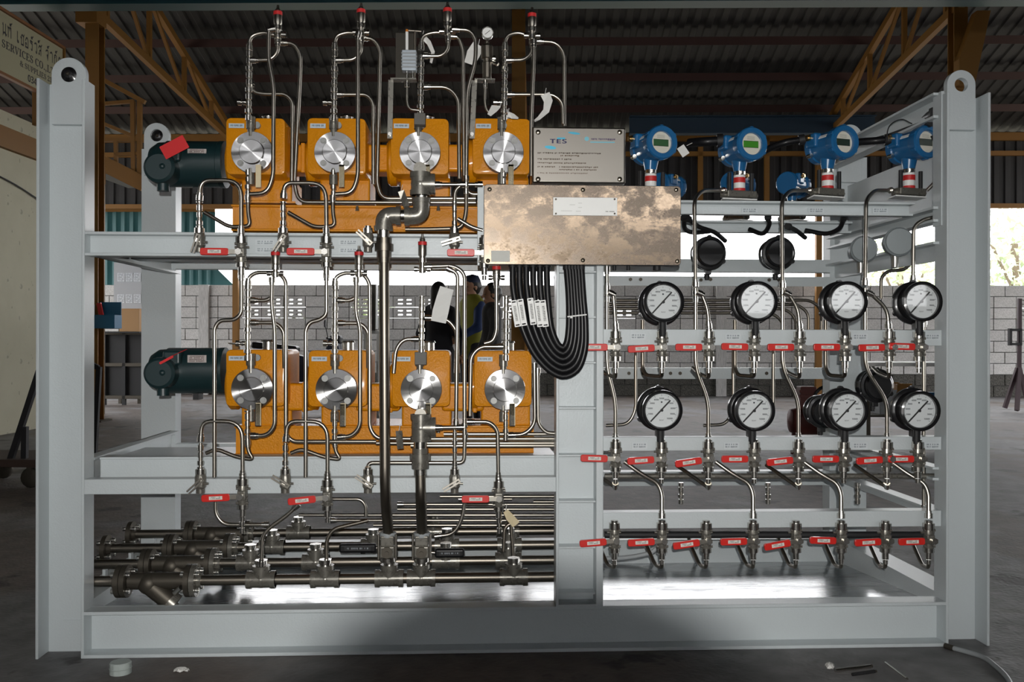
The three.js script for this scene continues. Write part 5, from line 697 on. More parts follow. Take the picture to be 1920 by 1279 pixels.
  mesh('name_tag', rbox(0.006, 0.014, 0.05, 0.002).rotateZ(-0.6).translate(-0.04, 0.026, -0.03), M.white, T, 'white tag'); mesh('plug', [nutAt(V(-0.062, 0.03, -0.08), V(1, 0, 0), 0.012, 0.012), cyl(V(-0.075, 0.03, -0.08), V(-0.05, 0.03, -0.08), 0.008)], std(lin(0.6, 0.42, 0.2), 0.3, 1), T, 'brass conduit plug'); mesh('earth_screw', cyl(V(-0.05, -0.03, -0.1), V(-0.05, -0.03, -0.08), 0.008, 0.008, 10), M.bright, T);
  mesh('neck', [nutAt(V(0, -0.082, -0.058), UP, 0.02, 0.014), cyl(V(0, -0.1, -0.058), V(0, -0.07, -0.058), 0.013)], M.bright, T); mesh('sensor_body', cyl(V(0, -0.168, -0.058), V(0, -0.092, -0.058), 0.0195, 0.0195, 24), M.white, T, 'white sensor body'); mesh('band', [cyl(V(0, -0.118, -0.058), V(0, -0.1, -0.058), 0.0205, 0.0205, 24)], M.redTape, T, 'red printed band'); mesh('band', [cyl(V(0, -0.155, -0.058), V(0, -0.137, -0.058), 0.0205, 0.0205, 24)], M.redTape, T, 'red printed band');
  for (const s of [-1, 1]) mesh('flange_bolt', cyl(V(s * 0.042, -0.17, -0.05), V(s * 0.042, -0.085, -0.05), 0.007), M.blackMatt, T, 'dark side bolt'); mesh('flange', [rbox(0.11, 0.024, 0.05, 0.004, 0, -0.158, -0.06), nutAt(V(-0.06, -0.16, -0.06), V(1, 0, 0), 0.011, 0.014), nutAt(V(0.06, -0.16, -0.06), V(1, 0, 0), 0.011, 0.014)], M.dull, T, 'process flange'); mesh('bracket', [extr((() => { const s = new THREE.Shape(); s.moveTo(-0.075, -0.02); s.lineTo(0.055, -0.02); s.lineTo(0.075, 0.05); s.lineTo(-0.05, 0.05); return s; })(), 0.004).rotateX(-Math.PI / 2).translate(0, -0.178, -0.055)], M.white, T, 'pale mounting plate');
  const lcds = [lcd('#2f5a34'), lcd('#3c8a1c'), lcd('#22352a'), lcd('#27362c')];
  [[1234, 270], [1402, 273], [1573, 269], [1727, 269]].forEach(([x, y], k) => { const g = T.clone(); g.name = numbered('pressure_transmitter'); tag(g, ['blue transmitter right beside the stainless panel box', 'blue transmitter with bright green display, second from the panel box', 'blue transmitter third from the stainless panel box', 'blue transmitter nearest the right corner post'][k], 'transmitter', 'blue pressure transmitters'); g.position.copy(at(x, y, -0.17)); g.rotation.y = [0.24, 0.2, 0.3, 0.26][k]; mesh('display', new THREE.CircleGeometry(0.037, 32).translate(0, 0, 0.022), std(0xffffff, 0.5, 0, { map: lcds[k] }), g, 'round display with green screen'); scene.add(g); });
  [[1268, 346, 'rear blue transmitter glimpsed beside the junction box'], [1400, 344, 'rear blue transmitter behind the second front transmitter'], [1505, 344, 'rear blue transmitter left of the third front transmitter']].forEach(([x, y, l], k) => { const g = T.clone(); g.name = numbered('pressure_transmitter'); tag(g, l, 'transmitter', 'blue pressure transmitters'); g.position.copy(at(x, y, -0.74)); g.position.z -= 0.06; g.rotation.y = Math.PI * 0.75; mesh('display', new THREE.CircleGeometry(0.037, 32).translate(0, 0, 0.022), std(0xffffff, 0.5, 0, { map: lcds[0] }), g, 'round display'); g.scale.setScalar(0.85); scene.add(g); });
  // cables of the transmitters
  const cable = (label, pts, r = 0.009, mat = M.rubber) => { const g = thing('black_cable', label, 'cable', null, 'black instrument cables'), w = pts.map(([x, y, z]) => at(x, y, z)), c = new THREE.CatmullRomCurve3(w); mesh('sheath', new THREE.TubeGeometry(c, 28, r, 8), mat, g); mesh('gland', nutAt(w[0], w[1].clone().sub(w[0]), r * 1.5, 0.02), M.blackMatt, g, 'black cable gland'); return rebase(g); };
  cable('black cable between the first and second transmitters', [[1350, 264, -0.24], [1320, 266, -0.25], [1292, 268, -0.3]], 0.016); cable('black cable between the second and third transmitters', [[1503, 262, -0.24], [1470, 268, -0.25], [1436, 282, -0.3], [1420, 296, -0.34]], 0.012); cable('black cable between the third and fourth transmitters', [[1664, 262, -0.24], [1640, 264, -0.25], [1600, 268, -0.3], [1570, 280, -0.36]], 0.013); cable('black cable running up along the top side beam', [[1745, 228, -0.12], [1700, 244, -0.3], [1660, 258, -0.5], [1630, 266, -0.6]], 0.012); cable('black conduit bundle under the top right side beam', [[1756, 212, -0.12], [1720, 228, -0.3], [1690, 240, -0.45]], 0.018);
  cable('thin looped wire above the fourth transmitter', [[1662, 262, -0.2], [1668, 236, -0.2], [1690, 224, -0.2], [1710, 232, -0.2]], 0.002, M.blackMatt);
  cable('steel signal tube curling beside the fourth transmitter', [[1752, 258, -0.1], [1768, 285, -0.1], [1765, 320, -0.12], [1752, 342, -0.16], [1738, 357, -0.18]], 0.006, M.steel);
  [[[1290, 410], [1310, 425], [1340, 436], [1360, 452]], [[1440, 408], [1442, 422], [1430, 438], [1405, 430]], [[1478, 425], [1492, 432], [1510, 446]], [[1582, 408], [1574, 428], [1550, 438], [1510, 432]], [[1283, 408], [1284, 428], [1298, 436], [1330, 434]]].forEach((p, i) => cable(`${ORD[i]} black cable drooping under the transmitter rail from the junction box`, p.map(([x, y], j) => [x, y, -0.3 - 0.05 * j]), 0.0085));
  { const o = thing('paper_tag', 'small grey tag hanging between the first two transmitters', 'tag', null, 'white paper tags'), p = at(1281, 283, -0.2); mesh('tag', rbox(0.028, 0.036, 0.001, 0.0004).rotateZ(0.6).translate(p.x, p.y, p.z), M.paper, o); mesh('tie', cyl(p.clone().add(V(0.012, 0.018, 0)), at(1298, 268, -0.2), 0.001, 0.001, 5), M.paper, o); rebase(o); }
}
// ================================================================ junction box, nameplate box, cable loop
{
  const z = 0.09, a = at(908, 346, z), b = at(1276, 497, z), w = b.x - a.x, h = a.y - b.y, cx = (a.x + b.x) / 2, cy = (a.y + b.y) / 2;
  const f = fbm(7, 6, 401, 2, 1), f2 = fbm(14, 5, 433, 2, 1), f3 = fbm(60, 3, 470, 2, 1);
  const smear = (u, v) => { const q = f(u + 0.06 * f2(u, v), v + 0.12 * f2(v, u)); return sm(0.36, 0.62, q * 0.7 + f2(u, v) * 0.2 + f3(u, v) * 0.1); };
  const col = dataTex(1024, 512, (u, v) => mix3([0.60, 0.53, 0.45], [0.43, 0.39, 0.355], 0.8 * smear(u, v)), true), rough = dataTex(1024, 512, (u, v) => 0.13 + 0.12 * smear(u, v) + 0.08 * f3(u, v));
  const face = phy(0xffffff, 1, 0.85, { map: col, roughnessMap: rough }), side = std(lin(0.02, 0.02, 0.022), 0.4);
  const o = thing('junction_box', 'large dark junction box with smeared metal lid and white plate', 'junction box');
  mesh('body', rbox(w - 0.004, h - 0.004, 0.075, 0.006, cx, cy, z - 0.048), side, o);
  const lid = mesh('lid', [extr(rrShape(w, h, 0.012), 0.008, 0.0015).translate(cx, cy, z - 0.011)], side, o, 'dark lid edge'); mesh('lid_face', (() => { const s = new THREE.ShapeGeometry(rrShape(w, h, 0.012), 6), p = s.attributes.position, uv = s.attributes.uv; for (let i = 0; i < p.count; i++) uv.setXY(i, p.getX(i) / w + 0.5, p.getY(i) / h + 0.5); return s.translate(cx, cy, z - 0.0012); })(), face, lid, 'smeared brownish metal face');
  for (const [px, py] of [[918, 355], [1268, 356], [915, 489], [1270, 490], [1093, 488], [1093, 356]]) { const p = at(px, py, z); mesh('screw', [lathe([[0, 0.004], [0.005, 0.003], [0.0068, 0]], p, V(0, 0, 1), 14)], std(lin(0.7, 0.62, 0.48), 0.3, 1), lid, 'bright lid screw'); }
  const pl = canvasTex(512, 160, (c) => { c.fillStyle = '#f3f3f0'; c.fillRect(0, 0, 512, 160); c.fillStyle = '#d8d8d4'; for (const [x, y, q] of [[130, 62, 44], [200, 46, 30], [60, 118, 90], [200, 86, 30], [180, 120, 40]]) c.fillRect(x, y, q, 7); c.fillStyle = '#a8a8a4'; c.fillRect(420, 120, 22, 9); c.fillRect(450, 120, 42, 9); });
  const p1 = at(1037, 370, z), p2 = at(1157, 405, z); const np = mesh('name_plate', rbxx(p1.x, p2.x, p2.y, p1.y, z, z + 0.003, 0.001), M.white, o, 'white engraved plate'); mesh('print', plane(p2.x - p1.x - 0.002, p1.y - p2.y - 0.002, (p1.x + p2.x) / 2, (p1.y + p2.y) / 2, z + 0.0034), std(0xffffff, 0.4, 0, { map: pl }), np, 'faint grey print'); for (const [x, y] of [[1042, 374], [1152, 374], [1042, 401], [1152, 401]]) { const q = at(x, y, z); mesh('rivet', cyl(q.clone().setZ(z + 0.003), q.clone().setZ(z + 0.006), 0.003, 0.003, 8), M.darkIron, np); }
  const s1 = at(921, 470, z), s2 = at(956, 491, z); mesh('sticker', rbxx(s1.x, s2.x, s2.y, s1.y, z - 0.001, z + 0.001, 0.0004), std(lin(0.5, 0.5, 0.46), 0.5), o, 'small pale sticker');
  const m1 = at(896, 350, z - 0.1), m2 = at(912, 499, z - 0.1); mesh('mounting_plate', rbxx(at(895, 400, 0).x, at(930, 400, 0).x, m2.y, m1.y, 0.001, 0.012, 0.002), M.paint, o, 'pale grey mounting plate'); mesh('mounting_plate', rbxx(cx, at(1170, 400, 0).x, m2.y + 0.01, m1.y, 0.001, 0.006, 0.002), M.paint, o, 'pale grey mounting plate');
  for (const px of [1152, 1178, 1232, 1300].slice(0, 3)) { const q = at(px, 500, 0.03); mesh('blanking_plug', [cyl(q.clone().add(V(0, 0.005, 0)), q.clone().add(V(0, -0.012, 0)), px === 1232 ? 0.013 : 0.006, px === 1232 ? 0.013 : 0.006, 8)], M.blackMatt, o); }
  rebase(o); { const y = o.position.y; o.rotation.x = 0.0; }
  // stainless nameplate box behind it
  const zs = -0.0, c = at(998, 236, zs), d = at(1174, 344, zs), W2 = d.x - c.x, H2 = c.y - d.y, mx = (c.x + d.x) / 2, my = (c.y + d.y) / 2;
  const pan = thing('panel_box', 'stainless box with engraved company plate above the junction box', 'panel box');
  mesh('body', rbox(W2, H2, 0.11, 0.006, mx, my, zs - 0.062), M.steel, pan); 
  const plate = canvasTex(1024, 628, (g) => {
    g.fillStyle = '#918c84'; g.fillRect(0, 0, 1024, 628); const marks = (x0, x1, y, hh, seed, colr) => { g.fillStyle = colr; let s = seed, x = x0; const r = () => { s = (s * 16807) % 2147483647; return s / 2147483647; }; while (x < x1) { const q = 9 + 14 * r(); g.fillRect(x, y + 3 * r(), q, hh * (0.55 + 0.4 * r())); x += q + (r() > 0.82 ? 16 : 4); } };
    g.fillStyle = '#3a3a52'; g.font = 'bold 84px sans-serif'; g.save(); g.translate(178, 178); g.scale(1.45, 0.85); g.fillText('TES', 0, 0); g.restore(); g.fillStyle = '#4f9db4'; g.fillRect(262, 108, 90, 20); g.beginPath(); g.ellipse(455, 55, 70, 14, 0.12, 0, 7); g.ellipse(185, 228, 65, 20, 0.12, 0, 7); g.fill();
    g.fillStyle = '#6ea4b0'; g.beginPath(); g.arc(600, 120, 26, 0, 7); g.fill(); g.fillRect(640, 152, 280, 14); marks(650, 910, 112, 24, 11, '#5c5262');
    marks(40, 750, 285, 18, 21, '#4e4740'); marks(300, 500, 316, 18, 22, '#55483c'); marks(40, 430, 358, 18, 23, '#544c44'); marks(40, 580, 404, 18, 24, '#5a5148'); marks(40, 240, 450, 18, 25, '#5a5148'); marks(285, 720, 450, 18, 26, '#5a5148'); marks(285, 700, 482, 18, 27, '#5a5148'); marks(40, 620, 525, 16, 28, '#6a6058');
  });
  mesh('plate', rbxx(c.x + 0.003, d.x - 0.006, d.y + 0.002, c.y - 0.005, zs - 0.008, zs, 0.003), M.steel, pan, 'brushed steel lid'); mesh('print', plane(W2 - 0.014, H2 - 0.012, mx - 0.001, my - 0.001, zs + 0.0006), std(0xffffff, 0.3, 0.9, { map: plate }), pan, 'engraved logos and lines of text');
  for (const [px, py] of [[1009, 248], [1162, 248], [1009, 336], [1162, 336]]) { const q = at(px, py, zs); mesh('screw', [lathe([[0, 0.004], [0.006, 0.003], [0.0085, 0]], q, V(0, 0, 1), 14)], std(lin(0.8, 0.7, 0.55), 0.25, 1), pan, 'domed bright screw'); } rebase(pan);
  // cable loop
  const xs = [961, 973, 986, 999, 1012, 1025], xe = [1093, 1088, 1082, 1076, 1070, 1064], yb = [707, 699, 690, 680, 670, 660];
  xs.forEach((x, i) => {
    const g = thing('looped_cable', `black cable in the loop under the junction box, ${['outermost', 'second from outside', 'third from outside', 'third from inside', 'second from inside', 'innermost'][i]}`, 'cable', null, 'looped cables under the junction box'), e = xe[i], y = yb[i], zz = 0.05 - 0.004 * i, m = (x + 34 + e) / 2;
    const OUT = [[961, 492], [962, 540], [972, 590], [985, 630], [1005, 668], [1035, 698], [1058, 706], [1082, 694], [1096, 660], [1098, 610], [1094, 560], [1090, 498]], INN = [[1025, 492], [1026, 540], [1029, 580], [1033, 612], [1040, 634], [1048, 648], [1056, 652], [1062, 644], [1066, 620], [1067, 590], [1066, 550], [1062, 498]];
    const pts = OUT.map((p, q) => at(lerp(p[0], INN[q][0], i / 5), lerp(p[1], INN[q][1], i / 5), zz));
    mesh('sheath', new THREE.TubeGeometry(new THREE.CatmullRomCurve3(pts, false, 'centripetal'), 60, 0.0102, 10), M.rubber, g); mesh('gland', [nutAt(pts[0].clone().add(V(0, -0.004, 0)), UP, 0.0125, 0.022, 8), nutAt(pts.at(-1).clone().add(V(0, -0.004, 0)), UP, 0.0115, 0.016, 8)], M.blackMatt, g, 'black cable gland'); rebase(g);
  });
  [[967, 588, 0.17], [979, 586, 0.16], [997, 584, 0.13], [1010, 588, 0.13], [1020, 588, 0.13]].forEach(([px, py, r], i) => { const o2 = thing('cable_marker', `white slotted cable marker, ${ORD[i]} along the loop towards the centre post`, 'marker', null, 'white cable markers'), p = at(px, py, 0.066), s = rrShape(0.019, 0.083, 0.002); for (const yy of [-0.036, 0.036]) { const hole = new THREE.Path(); hole.moveTo(-0.006, yy - 0.002); hole.lineTo(0.006, yy - 0.002); hole.lineTo(0.006, yy + 0.002); hole.lineTo(-0.006, yy + 0.002); s.holes.push(hole); } mesh('plate', extr(s, 0.0015).rotateZ(r).translate(p.x, p.y, p.z + 0.001 * i), M.white, o2); mesh('print', plane(0.009, 0.05).rotateZ(r).translate(p.x, p.y, p.z + 0.0019 + 0.001 * i), std(0xffffff, 0.6, 0, { map: strip(32, 128, '#d9d9d6', '#6a6a68', 9, 40 + i) }), o2, 'grey stamped figures'); rebase(o2); });
  { const o3 = thing('cable_tie', 'clear plastic tie around the rising side of the cable loop', 'cable tie'), p = at(1064, 594, 0.065), q = at(1100, 590, 0.065); mesh('strap', bar(p, q, 0.004, 0.002), M.tape, o3); mesh('head', rbox(0.008, 0.008, 0.006, 0.001, p.x + 0.012, p.y - 0.001, 0.067), M.tape, o3); rebase(o3); }
}
// ================================================================ three people behind the pumps
{
  const skinProxy = new THREE.MeshStandardMaterial();
  function sdfMesh(bones, min, max, n, k = 0.02, pad = 0) {
    const mc = new MarchingCubes(n, skinProxy, false, false, 120000), size = max.clone().sub(min), f = mc.field; mc.isolation = 0; const p = V(0, 0, 0), half = n / 2;
    for (let iz = 0; iz < n; iz++) for (let iy = 0; iy < n; iy++) for (let ix = 0; ix < n; ix++) {
      p.set(min.x + ((ix - half) / half + 1) / 2 * size.x, min.y + ((iy - half) / half + 1) / 2 * size.y, min.z + ((iz - half) / half + 1) / 2 * size.z); let d = 1e3;
      for (const b of bones) { const px = p.x - b.a.x, py = p.y - b.a.y, pz = (p.z - b.a.z), t = b.l2 ? Math.max(0, Math.min(1, (px * b.d.x + py * b.d.y + pz * b.d.z) / b.l2)) : 0; const qx = (px - b.d.x * t) / b.sx, qy = py - b.d.y * t, qz = (pz - b.d.z * t) / b.sz; const e = Math.sqrt(qx * qx + qy * qy + qz * qz) - (b.r0 + (b.r1 - b.r0) * t) - pad; const h = Math.max(0, Math.min(1, 0.5 + 0.5 * (d - e) / k)); d = d * (1 - h) + e * h - k * h * (1 - h); }
      f[ix + iy * n + iz * n * n] = -d;
    }
    mc.update(); const c = mc.count, pos = mc.positionArray.slice(0, c * 3), nor = mc.normalArray.slice(0, c * 3); for (let i = 0; i < c; i++) { pos[i * 3] = min.x + (pos[i * 3] + 1) / 2 * size.x; pos[i * 3 + 1] = min.y + (pos[i * 3 + 1] + 1) / 2 * size.y; pos[i * 3 + 2] = min.z + (pos[i * 3 + 2] + 1) / 2 * size.z; }
    const g = new THREE.BufferGeometry(); g.setAttribute('position', new THREE.BufferAttribute(pos, 3)); g.setAttribute('normal', new THREE.BufferAttribute(nor, 3)); g.computeVertexNormals(); return g;
  }
  const B = (a, b, r0, r1 = r0, sx = 1, sz = 1) => { const A = V(...a), E = V(...b), d = E.clone().sub(A); return { a: A, d, l2: d.lengthSq(), r0, r1, sx, sz }; };
  const skin = std(lin(0.33, 0.17, 0.10), 0.6), hair = std(lin(0.008, 0.007, 0.007), 0.5), dark = std(lin(0.012, 0.012, 0.016), 0.8);
  function person(px, d, H0, turn, label, o) {
    const x = atH(px, 600, d).x, g = hallThing('person', label, 'person', x, 0, d), s = H0 / 1.68; g.rotation.y = -HALL + turn; g.scale.setScalar(s);
    const hd = [0, 1.57, 0.015], L = (v) => [v, [-v[0], v[1], v[2]]];
    const head = [B([0, 1.60, 0], [0, 1.60, 0.01], 0.088, 0.088, 0.86, 1.02), B([0, 1.53, 0.03], [0, 1.50, 0.045], 0.058, 0.04, 0.95), B([0, 1.575, 0.09], [0, 1.545, 0.11], 0.009, 0.014), B([0.078, 1.57, 0], [0.08, 1.55, 0], 0.018, 0.012, 0.5), B([-0.078, 1.57, 0], [-0.08, 1.55, 0], 0.018, 0.012, 0.5), B([-0.02, 1.505, 0.082], [0.02, 1.505, 0.082], 0.01)];
    const sh = o.shoulder ?? 0.17, arm = o.arm ?? [[0.23, 1.12, 0.02], [0.2, 0.9, 0.12]];
    const torso = [B([0, 1.36, 0], [0, 1.0, 0], 0.13, 0.12, 1.12, 0.78), B([-sh + 0.02, 1.36, 0], [sh - 0.02, 1.36, 0], 0.055, 0.055), B([0, 0.98, 0], [0, 0.9, 0], 0.13, 0.13, 1.1, 0.85)];
    const arms = [1, -1].flatMap((m) => [B([m * sh, 1.36, 0], [m * arm[0][0], arm[0][1], arm[0][2]], 0.048, 0.038), B([m * arm[0][0], arm[0][1], arm[0][2]], [m * arm[1][0], arm[1][1], arm[1][2]], 0.037, 0.026)]);
    const legs = [1, -1].flatMap((m) => [B([m * 0.085, 0.9, 0], [m * 0.09, 0.48, 0.01], 0.088, 0.058), B([m * 0.09, 0.48, 0.01], [m * 0.09, 0.08, -0.02], 0.056, 0.036), B([m * 0.09, 0.045, -0.03], [m * 0.1, 0.035, 0.12], 0.036, 0.03)]);
    const neck = B([0, 1.40, -0.005], [0, 1.52, 0.0], 0.052, 0.048);
    const wrist = (m) => V(m * arm[1][0], arm[1][1], arm[1][2]), el = (m) => V(m * arm[0][0], arm[0][1], arm[0][2]);
    const hands = [1, -1].map((m) => { const w = wrist(m), dir = w.clone().sub(el(m)).normalize(), sd = V(0, 0, 1).cross(dir).normalize(), nrm = dir.clone().cross(sd), P = (f, q, n = 0) => w.clone().addScaledVector(dir, f).addScaledVector(sd, q).addScaledVector(nrm, n).toArray(), bones = [B(P(0, 0), P(0.07, 0), 0.022, 0.026, 1, 1), B(P(0.05, -0.02), P(0.075, -0.025), 0.014), B(P(0.05, 0.02), P(0.075, 0.025), 0.014)]; [[-0.03, 0.06], [-0.01, 0.075], [0.011, 0.07], [0.031, 0.055]].forEach(([q, l]) => bones.push(B(P(0.08, q), P(0.08 + l * 0.55, q, 0.006), 0.0095, 0.009), B(P(0.08 + l * 0.55, q, 0.006), P(0.08 + l, q, 0.022), 0.009, 0.0075))); bones.push(B(P(0.025, -0.03), P(0.055, -0.055, 0.01), 0.011, 0.0095), B(P(0.055, -0.055, 0.01), P(0.085, -0.06, 0.02), 0.0095, 0.008)); const c = V(...P(0.07, 0)), e = V(0.12, 0.12, 0.12); return sdfMesh(bones, c.clone().sub(e), c.clone().add(e), 64, 0.008); });
    const body = sdfMesh([...torso, ...arms, ...legs, neck], V(-0.42, -0.02, -0.3), V(0.42, 1.56, 0.42), 84, 0.03), hm = sdfMesh([...head, neck], V(-0.16, 1.38, -0.16), V(0.16, 1.74, 0.18), 64, 0.018);
    mesh('body', [body, hm, ...hands], skin, g, 'skin'); 
    const top = mesh('top', sdfMesh([...torso, ...(o.sleeve === false ? [] : arms.filter((_, i) => o.long || i % 2 === 0))], V(-0.46, 0.72, -0.32), V(0.46, 1.52, 0.42), 72, 0.035, 0.012), o.top, g, o.topLabel);
    if (o.vest) mesh('vest', sdfMesh(torso, V(-0.36, 0.74, -0.3), V(0.36, 1.52, 0.3), 60, 0.035, 0.024), o.vest, g, 'yellow-green work vest');
    mesh('trousers', sdfMesh([...legs.filter((_, i) => i % 3 < 2), B([0, 0.98, 0], [0, 0.9, 0], 0.13, 0.13, 1.1, 0.85)], V(-0.3, -0.02, -0.3), V(0.3, 1.1, 0.3), 72, 0.03, 0.01), o.legs ?? dark, g, 'dark trousers');
    mesh('shoes', sdfMesh(legs.filter((_, i) => i % 3 === 2), V(-0.25, -0.05, -0.2), V(0.25, 0.2, 0.3), 48, 0.01, 0.008), M.blackMatt, g);
    const hb = [B([0, 1.625, -0.012], [0, 1.6, -0.02], 0.093, 0.095, 0.9, 1.02)]; if (o.longHair) hb.push(B([0, 1.6, -0.05], [0, 1.42, -0.08], 0.085, 0.07, 1.05, 0.7)); else hb.push(B([0, 1.57, -0.045], [0, 1.54, -0.05], 0.07, 0.05)); mesh('hair', sdfMesh(hb, V(-0.16, 1.3, -0.22), V(0.16, 1.76, 0.06), 56, 0.02), hair, g, 'black hair');
    for (const m of [-1, 1]) mesh('eye', new THREE.SphereGeometry(0.011, 10, 8).translate(m * 0.031, 1.578, 0.079), std(lin(0.03, 0.02, 0.018), 0.3), g);
    if (o.cap) mesh('cap', lathe([[0.093, 0], [0.094, 0.03], [0.07, 0.08], [0, 0.1]], V(0, 1.625, -0.005), UP, 24), o.cap, g, 'dark blue cap');
    return g;
  }
  person(823, 10.2, 1.60, Math.PI * 0.92, 'person with black hair in dark clothes seen from behind', { longHair: true, top: dark, topLabel: 'black top', long: true, shoulder: 0.15 });
  person(885, 10.9, 1.72, -0.9, 'person in yellow-green vest with blue sleeves and dark blue cap', { top: std(lin(0.012, 0.03, 0.10), 0.8), topLabel: 'dark blue long-sleeved shirt', long: true, vest: std(lin(0.22, 0.21, 0.02), 0.8), shoulder: 0.15, cap: std(lin(0.012, 0.018, 0.05), 0.7), arm: [[0.2, 1.12, 0.06], [0.1, 1.0, 0.24]] });
  person(922, 10.0, 1.58, -1.35, 'person in charcoal jacket facing the others in profile', { top: std(lin(0.035, 0.034, 0.036), 0.85), topLabel: 'charcoal jacket', long: true, shoulder: 0.16 });
  // parked scooter and white rack behind the pumps
  const d = 12.5, p = atH(556, 640, d), sc = hallThing('motor_scooter', 'dark blue motor scooter parked along the block wall', 'scooter', p.x, 0, d), navy = phy(lin(0.008, 0.014, 0.04), 0.35, 0, { clearcoat: 0.5 });
  for (const x of [-0.55, 0.6]) { const w = mesh('wheel', [new THREE.TorusGeometry(0.23, 0.045, 10, 28).translate(x, 0.275, 0)], M.blackMatt, sc); mesh('hub', cyl(V(x, 0.275, -0.05), V(x, 0.275, 0.05), 0.05, 0.05, 12), M.steel, w); }
  mesh('body_shell', extr((() => { const s = new THREE.Shape(); s.moveTo(-0.75, 0.6); s.quadraticCurveTo(-0.6, 0.92, -0.2, 0.84); s.lineTo(0.1, 0.76); s.quadraticCurveTo(0.25, 0.42, 0.34, 0.5); s.lineTo(0.46, 1.0); s.lineTo(0.56, 0.98); s.lineTo(0.62, 0.52); s.lineTo(0.3, 0.28); s.lineTo(-0.3, 0.3); s.closePath(); return s; })(), 0.16, 0.02).translate(0, 0, -0.08), navy, sc); mesh('seat', rbox(0.62, 0.09, 0.24, 0.04).rotateZ(-0.1).translate(-0.28, 0.9, 0), M.rubber, sc, 'black seat'); mesh('handlebar', [cyl(V(0.48, 1.02, -0.32), V(0.48, 1.02, 0.32), 0.014), bar(V(0.52, 0.3, 0), V(0.48, 1.02, 0), 0.05), rbox(0.16, 0.12, 0.2, 0.04, 0.53, 1.0, 0)], M.blackMatt, sc); for (const z of [-0.26, 0.26]) mesh('mirror', [cyl(V(0.48, 1.02, z), V(0.44, 1.2, z), 0.006), cyl(V(0.435, 1.21, z), V(0.45, 1.21, z), 0.05, 0.05, 14)], M.blackMatt, sc); mesh('tail_light', rbox(0.05, 0.07, 0.14, 0.01, -0.78, 0.72, 0), M.redTape, sc, 'red tail light'); mesh('rear_rack', [bar(V(-0.6, 0.92, 0.06), V(-0.9, 0.95, 0.06), 0.02), bar(V(-0.6, 0.92, -0.06), V(-0.9, 0.95, -0.06), 0.02)], M.steel, sc);
  const r0 = atH(697, 640, 9), rk = hallThing('white_stool', 'small white side table in front of the block wall', 'table', r0.x, 0, 9), ty = atH(697, 623, 9).y; mesh('top', rbox(0.19, 0.03, 0.3, 0.005, 0, ty, 0), M.white, rk); for (const [x, z] of [[-1, 1], [1, 1], [1, -1], [-1, -1]]) mesh('leg', box(0.025, ty - 0.015, 0.025, x * 0.08, (ty - 0.015) / 2, z * 0.12), M.white, rk);
  const bn0 = atH(701, 618, 9.02), bn1 = atH(701, 534, 9.02), bn = hallThing('dark_cabinet', 'dark narrow cabinet with bright edge on the white table', 'cabinet', bn0.x, ty + 0.016, 9); mesh('body', rbox(0.055, bn1.y - ty - 0.016, 0.1, 0.003, 0, (bn1.y - ty - 0.016) / 2, 0), M.darkIron, bn); mesh('edge_strip', box(0.008, bn1.y - ty - 0.03, 0.1, 0.03, (bn1.y - ty) / 2, 0.004), M.white, bn, 'white edge strip');
}
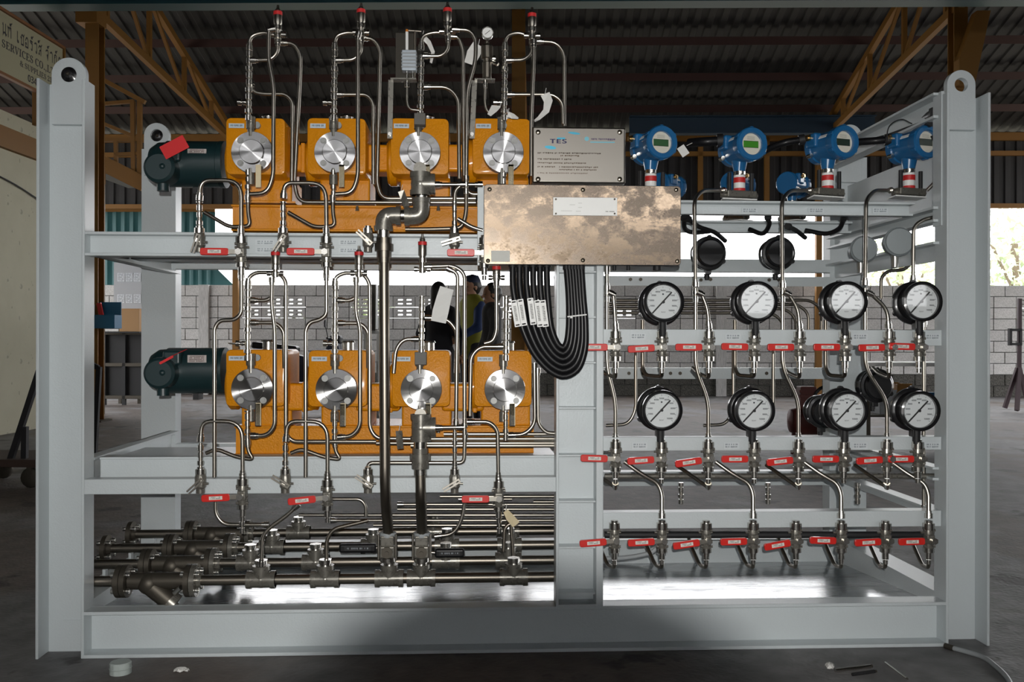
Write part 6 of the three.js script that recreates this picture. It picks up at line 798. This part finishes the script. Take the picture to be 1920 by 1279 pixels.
// ================================================================ litter on the floor, the camera that lit the scene
{
  const onFloor = (px, py) => { const r = ray(px, py), t = -CAM.y / r.y; return CAM.clone().addScaledVector(r, t); };
  const c = onFloor(226, 1262), cap = thing('plastic_cap', 'round white plastic cap lying in front of the left post', 'cap', c); mesh('shell', toCreasedNormals(lathe([[0.0, 0.034], [0.028, 0.034], [0.031, 0.03], [0.031, 0.0], [0.028, 0.0], [0.028, 0.028], [0, 0.028]], V(0, 0, 0), UP, 30), 0.5), std(lin(0.42, 0.47, 0.45), 0.5), cap); mesh('grip_ring', new THREE.TorusGeometry(0.031, 0.0016, 6, 30).rotateX(Math.PI / 2).translate(0, 0.016, 0), std(lin(0.38, 0.43, 0.41), 0.5), cap);
  const p = onFloor(340, 1258), sc = thing('paper_scrap', 'crumpled white paper scrap on the floor before the skid', 'litter', p); const ic = new THREE.IcosahedronGeometry(0.013, 1); { const a = ic.attributes.position; for (let i = 0; i < a.count; i++) { const k = 0.7 + 0.5 * Math.abs(Math.sin(i * 12.9)); a.setXYZ(i, a.getX(i) * 1.6 * k, Math.abs(a.getY(i)) * 0.8 * k, a.getZ(i) * k); } ic.computeVertexNormals(); } mesh('crumple', ic, M.paper, sc);
  const rod = (a, b, r, mat, name, label, cat) => { const A = onFloor(...a), E = onFloor(...b); A.y = E.y = r; const o = thing(name, label, cat); mesh('rod', cyl(A, E, r, r, 10), mat, o); mesh('end', cyl(E, E.clone().addScaledVector(E.clone().sub(A).normalize(), 0.006), r * 0.8, r * 0.8, 10), M.darkIron, o); rebase(o); };
  rod([1566, 1261], [1632, 1253], 0.006, M.bright, 'welding_rod', 'thick bright offcut rod on the floor by the right post', 'rod'); rod([1598, 1268], [1640, 1262], 0.005, M.blackMatt, 'rubber_offcut', 'black rubber offcut on the floor beside the bright rod', 'offcut'); rod([1660, 1244], [1700, 1274], 0.003, M.bright, 'welding_rod', 'thin steel rod lying aslant on the stained floor', 'rod');
  const h = thing('floor_hose', 'grey hose snaking away over the floor past the right post', 'hose'), hp = [[1780, 1218], [1840, 1236], [1866, 1254], [1888, 1276], [1900, 1300]].map((q) => onFloor(...q).setY(0.008)); mesh('hose', new THREE.TubeGeometry(new THREE.CatmullRomCurve3(hp), 30, 0.008, 8), M.grey, h); mesh('end_sleeve', nutAt(hp[0], hp[1].clone().sub(hp[0]), 0.0095, 0.03, 10), M.darkIron, h); rebase(h);
  const s2 = onFloor(1556, 1250), sc2 = copy(sc, s2, 'crumpled pale scrap on the floor near the right post'); sc2.rotation.y = 1.2;
  [[131, 141, -0.06, 0.0245, 'black rubber plug in the hole of the front left lifting lug'], [297, 256, -0.97, 0.0255, 'black rubber plug in the hole of the rear left lifting lug']].forEach(([px, py, z, r, l]) => { const q = at(px, py, z), o = thing('rubber_plug', l, 'plug', null, 'plugs in the lifting lugs'); mesh('plug', toCreasedNormals(lathe([[0, 0.016], [r * 0.5, 0.015], [r * 0.8, 0.01], [r * 0.98, 0.008], [r * 0.98, -0.016], [0, -0.016]], q, V(0, 0, 1), 24), 0.5), M.black, o); mesh('stud', lathe([[0, 0.024], [0.005, 0.022], [0.006, 0.014]], q, V(0, 0, 1), 12), M.darkIron, o); rebase(o); });
  // camera on a tripod: the lens barrel throws the round shadow on the base channel
  const cam = thing('photo_camera', 'black camera with lens and flash on a tripod facing the skid', 'camera', V(CAM.x, 0, CAM.z + 0.1)); const L = V(CAM.x, CAM.y, CAM.z), off = (v) => v.clone().sub(cam.position); const fw = V(Math.sin(YAW), 0, -Math.cos(YAW)), back = fw.clone().negate();
  mesh('lens_barrel', [toCreasedNormals(lathe([[0.0265, 0.002], [0.0331, 0.002], [0.0333, 0.004], [0.0333, 0.11], [0.0265, 0.11], [0.0265, 0.002]], off(L), back, 40), 0.5)], M.blackMatt, cam, 'black lens barrel'); 
  const bc = L.clone().addScaledVector(back, 0.135); mesh('body', rbox(0.125, 0.085, 0.05, 0.01, 0, 0, 0).rotateY(-YAW).translate(...off(bc).toArray()), M.blackMatt, cam); mesh('flash_head', rbox(0.05, 0.03, 0.03, 0.004).rotateY(-YAW).translate(...off(FLASH_AT.clone().addScaledVector(back, 0.022)).toArray()), M.blackMatt, cam); mesh('flash_tube_light', plane(0.03, 0.014).rotateY(-YAW).translate(...off(FLASH_AT.clone().addScaledVector(back, 0.0062)).toArray()), std(lin(0.9, 0.9, 0.88), 0.4, 0, { emissive: lin(1, 0.98, 0.95), emissiveIntensity: 2 }), cam, 'lit flash window');
  const head = off(bc.clone().add(V(0, -0.05, 0))); mesh('tripod_head', cyl(head.clone().add(V(0, -0.06, 0)), head, 0.02, 0.025, 14), M.blackMatt, cam); for (const a of [0.4, 2.1, 3.9]) mesh('tripod_leg', cyl(V(head.x + Math.cos(a) * 0.28, 0, head.z + 0.12 + Math.sin(a) * 0.2), head.clone().add(V(0, -0.05, 0)), 0.009, 0.012, 10), M.blackMatt, cam);
}
scene.traverse((o) => { if (o.isMesh) { o.castShadow = true; o.receiveShadow = true; } });
renderer.render(scene, camera);
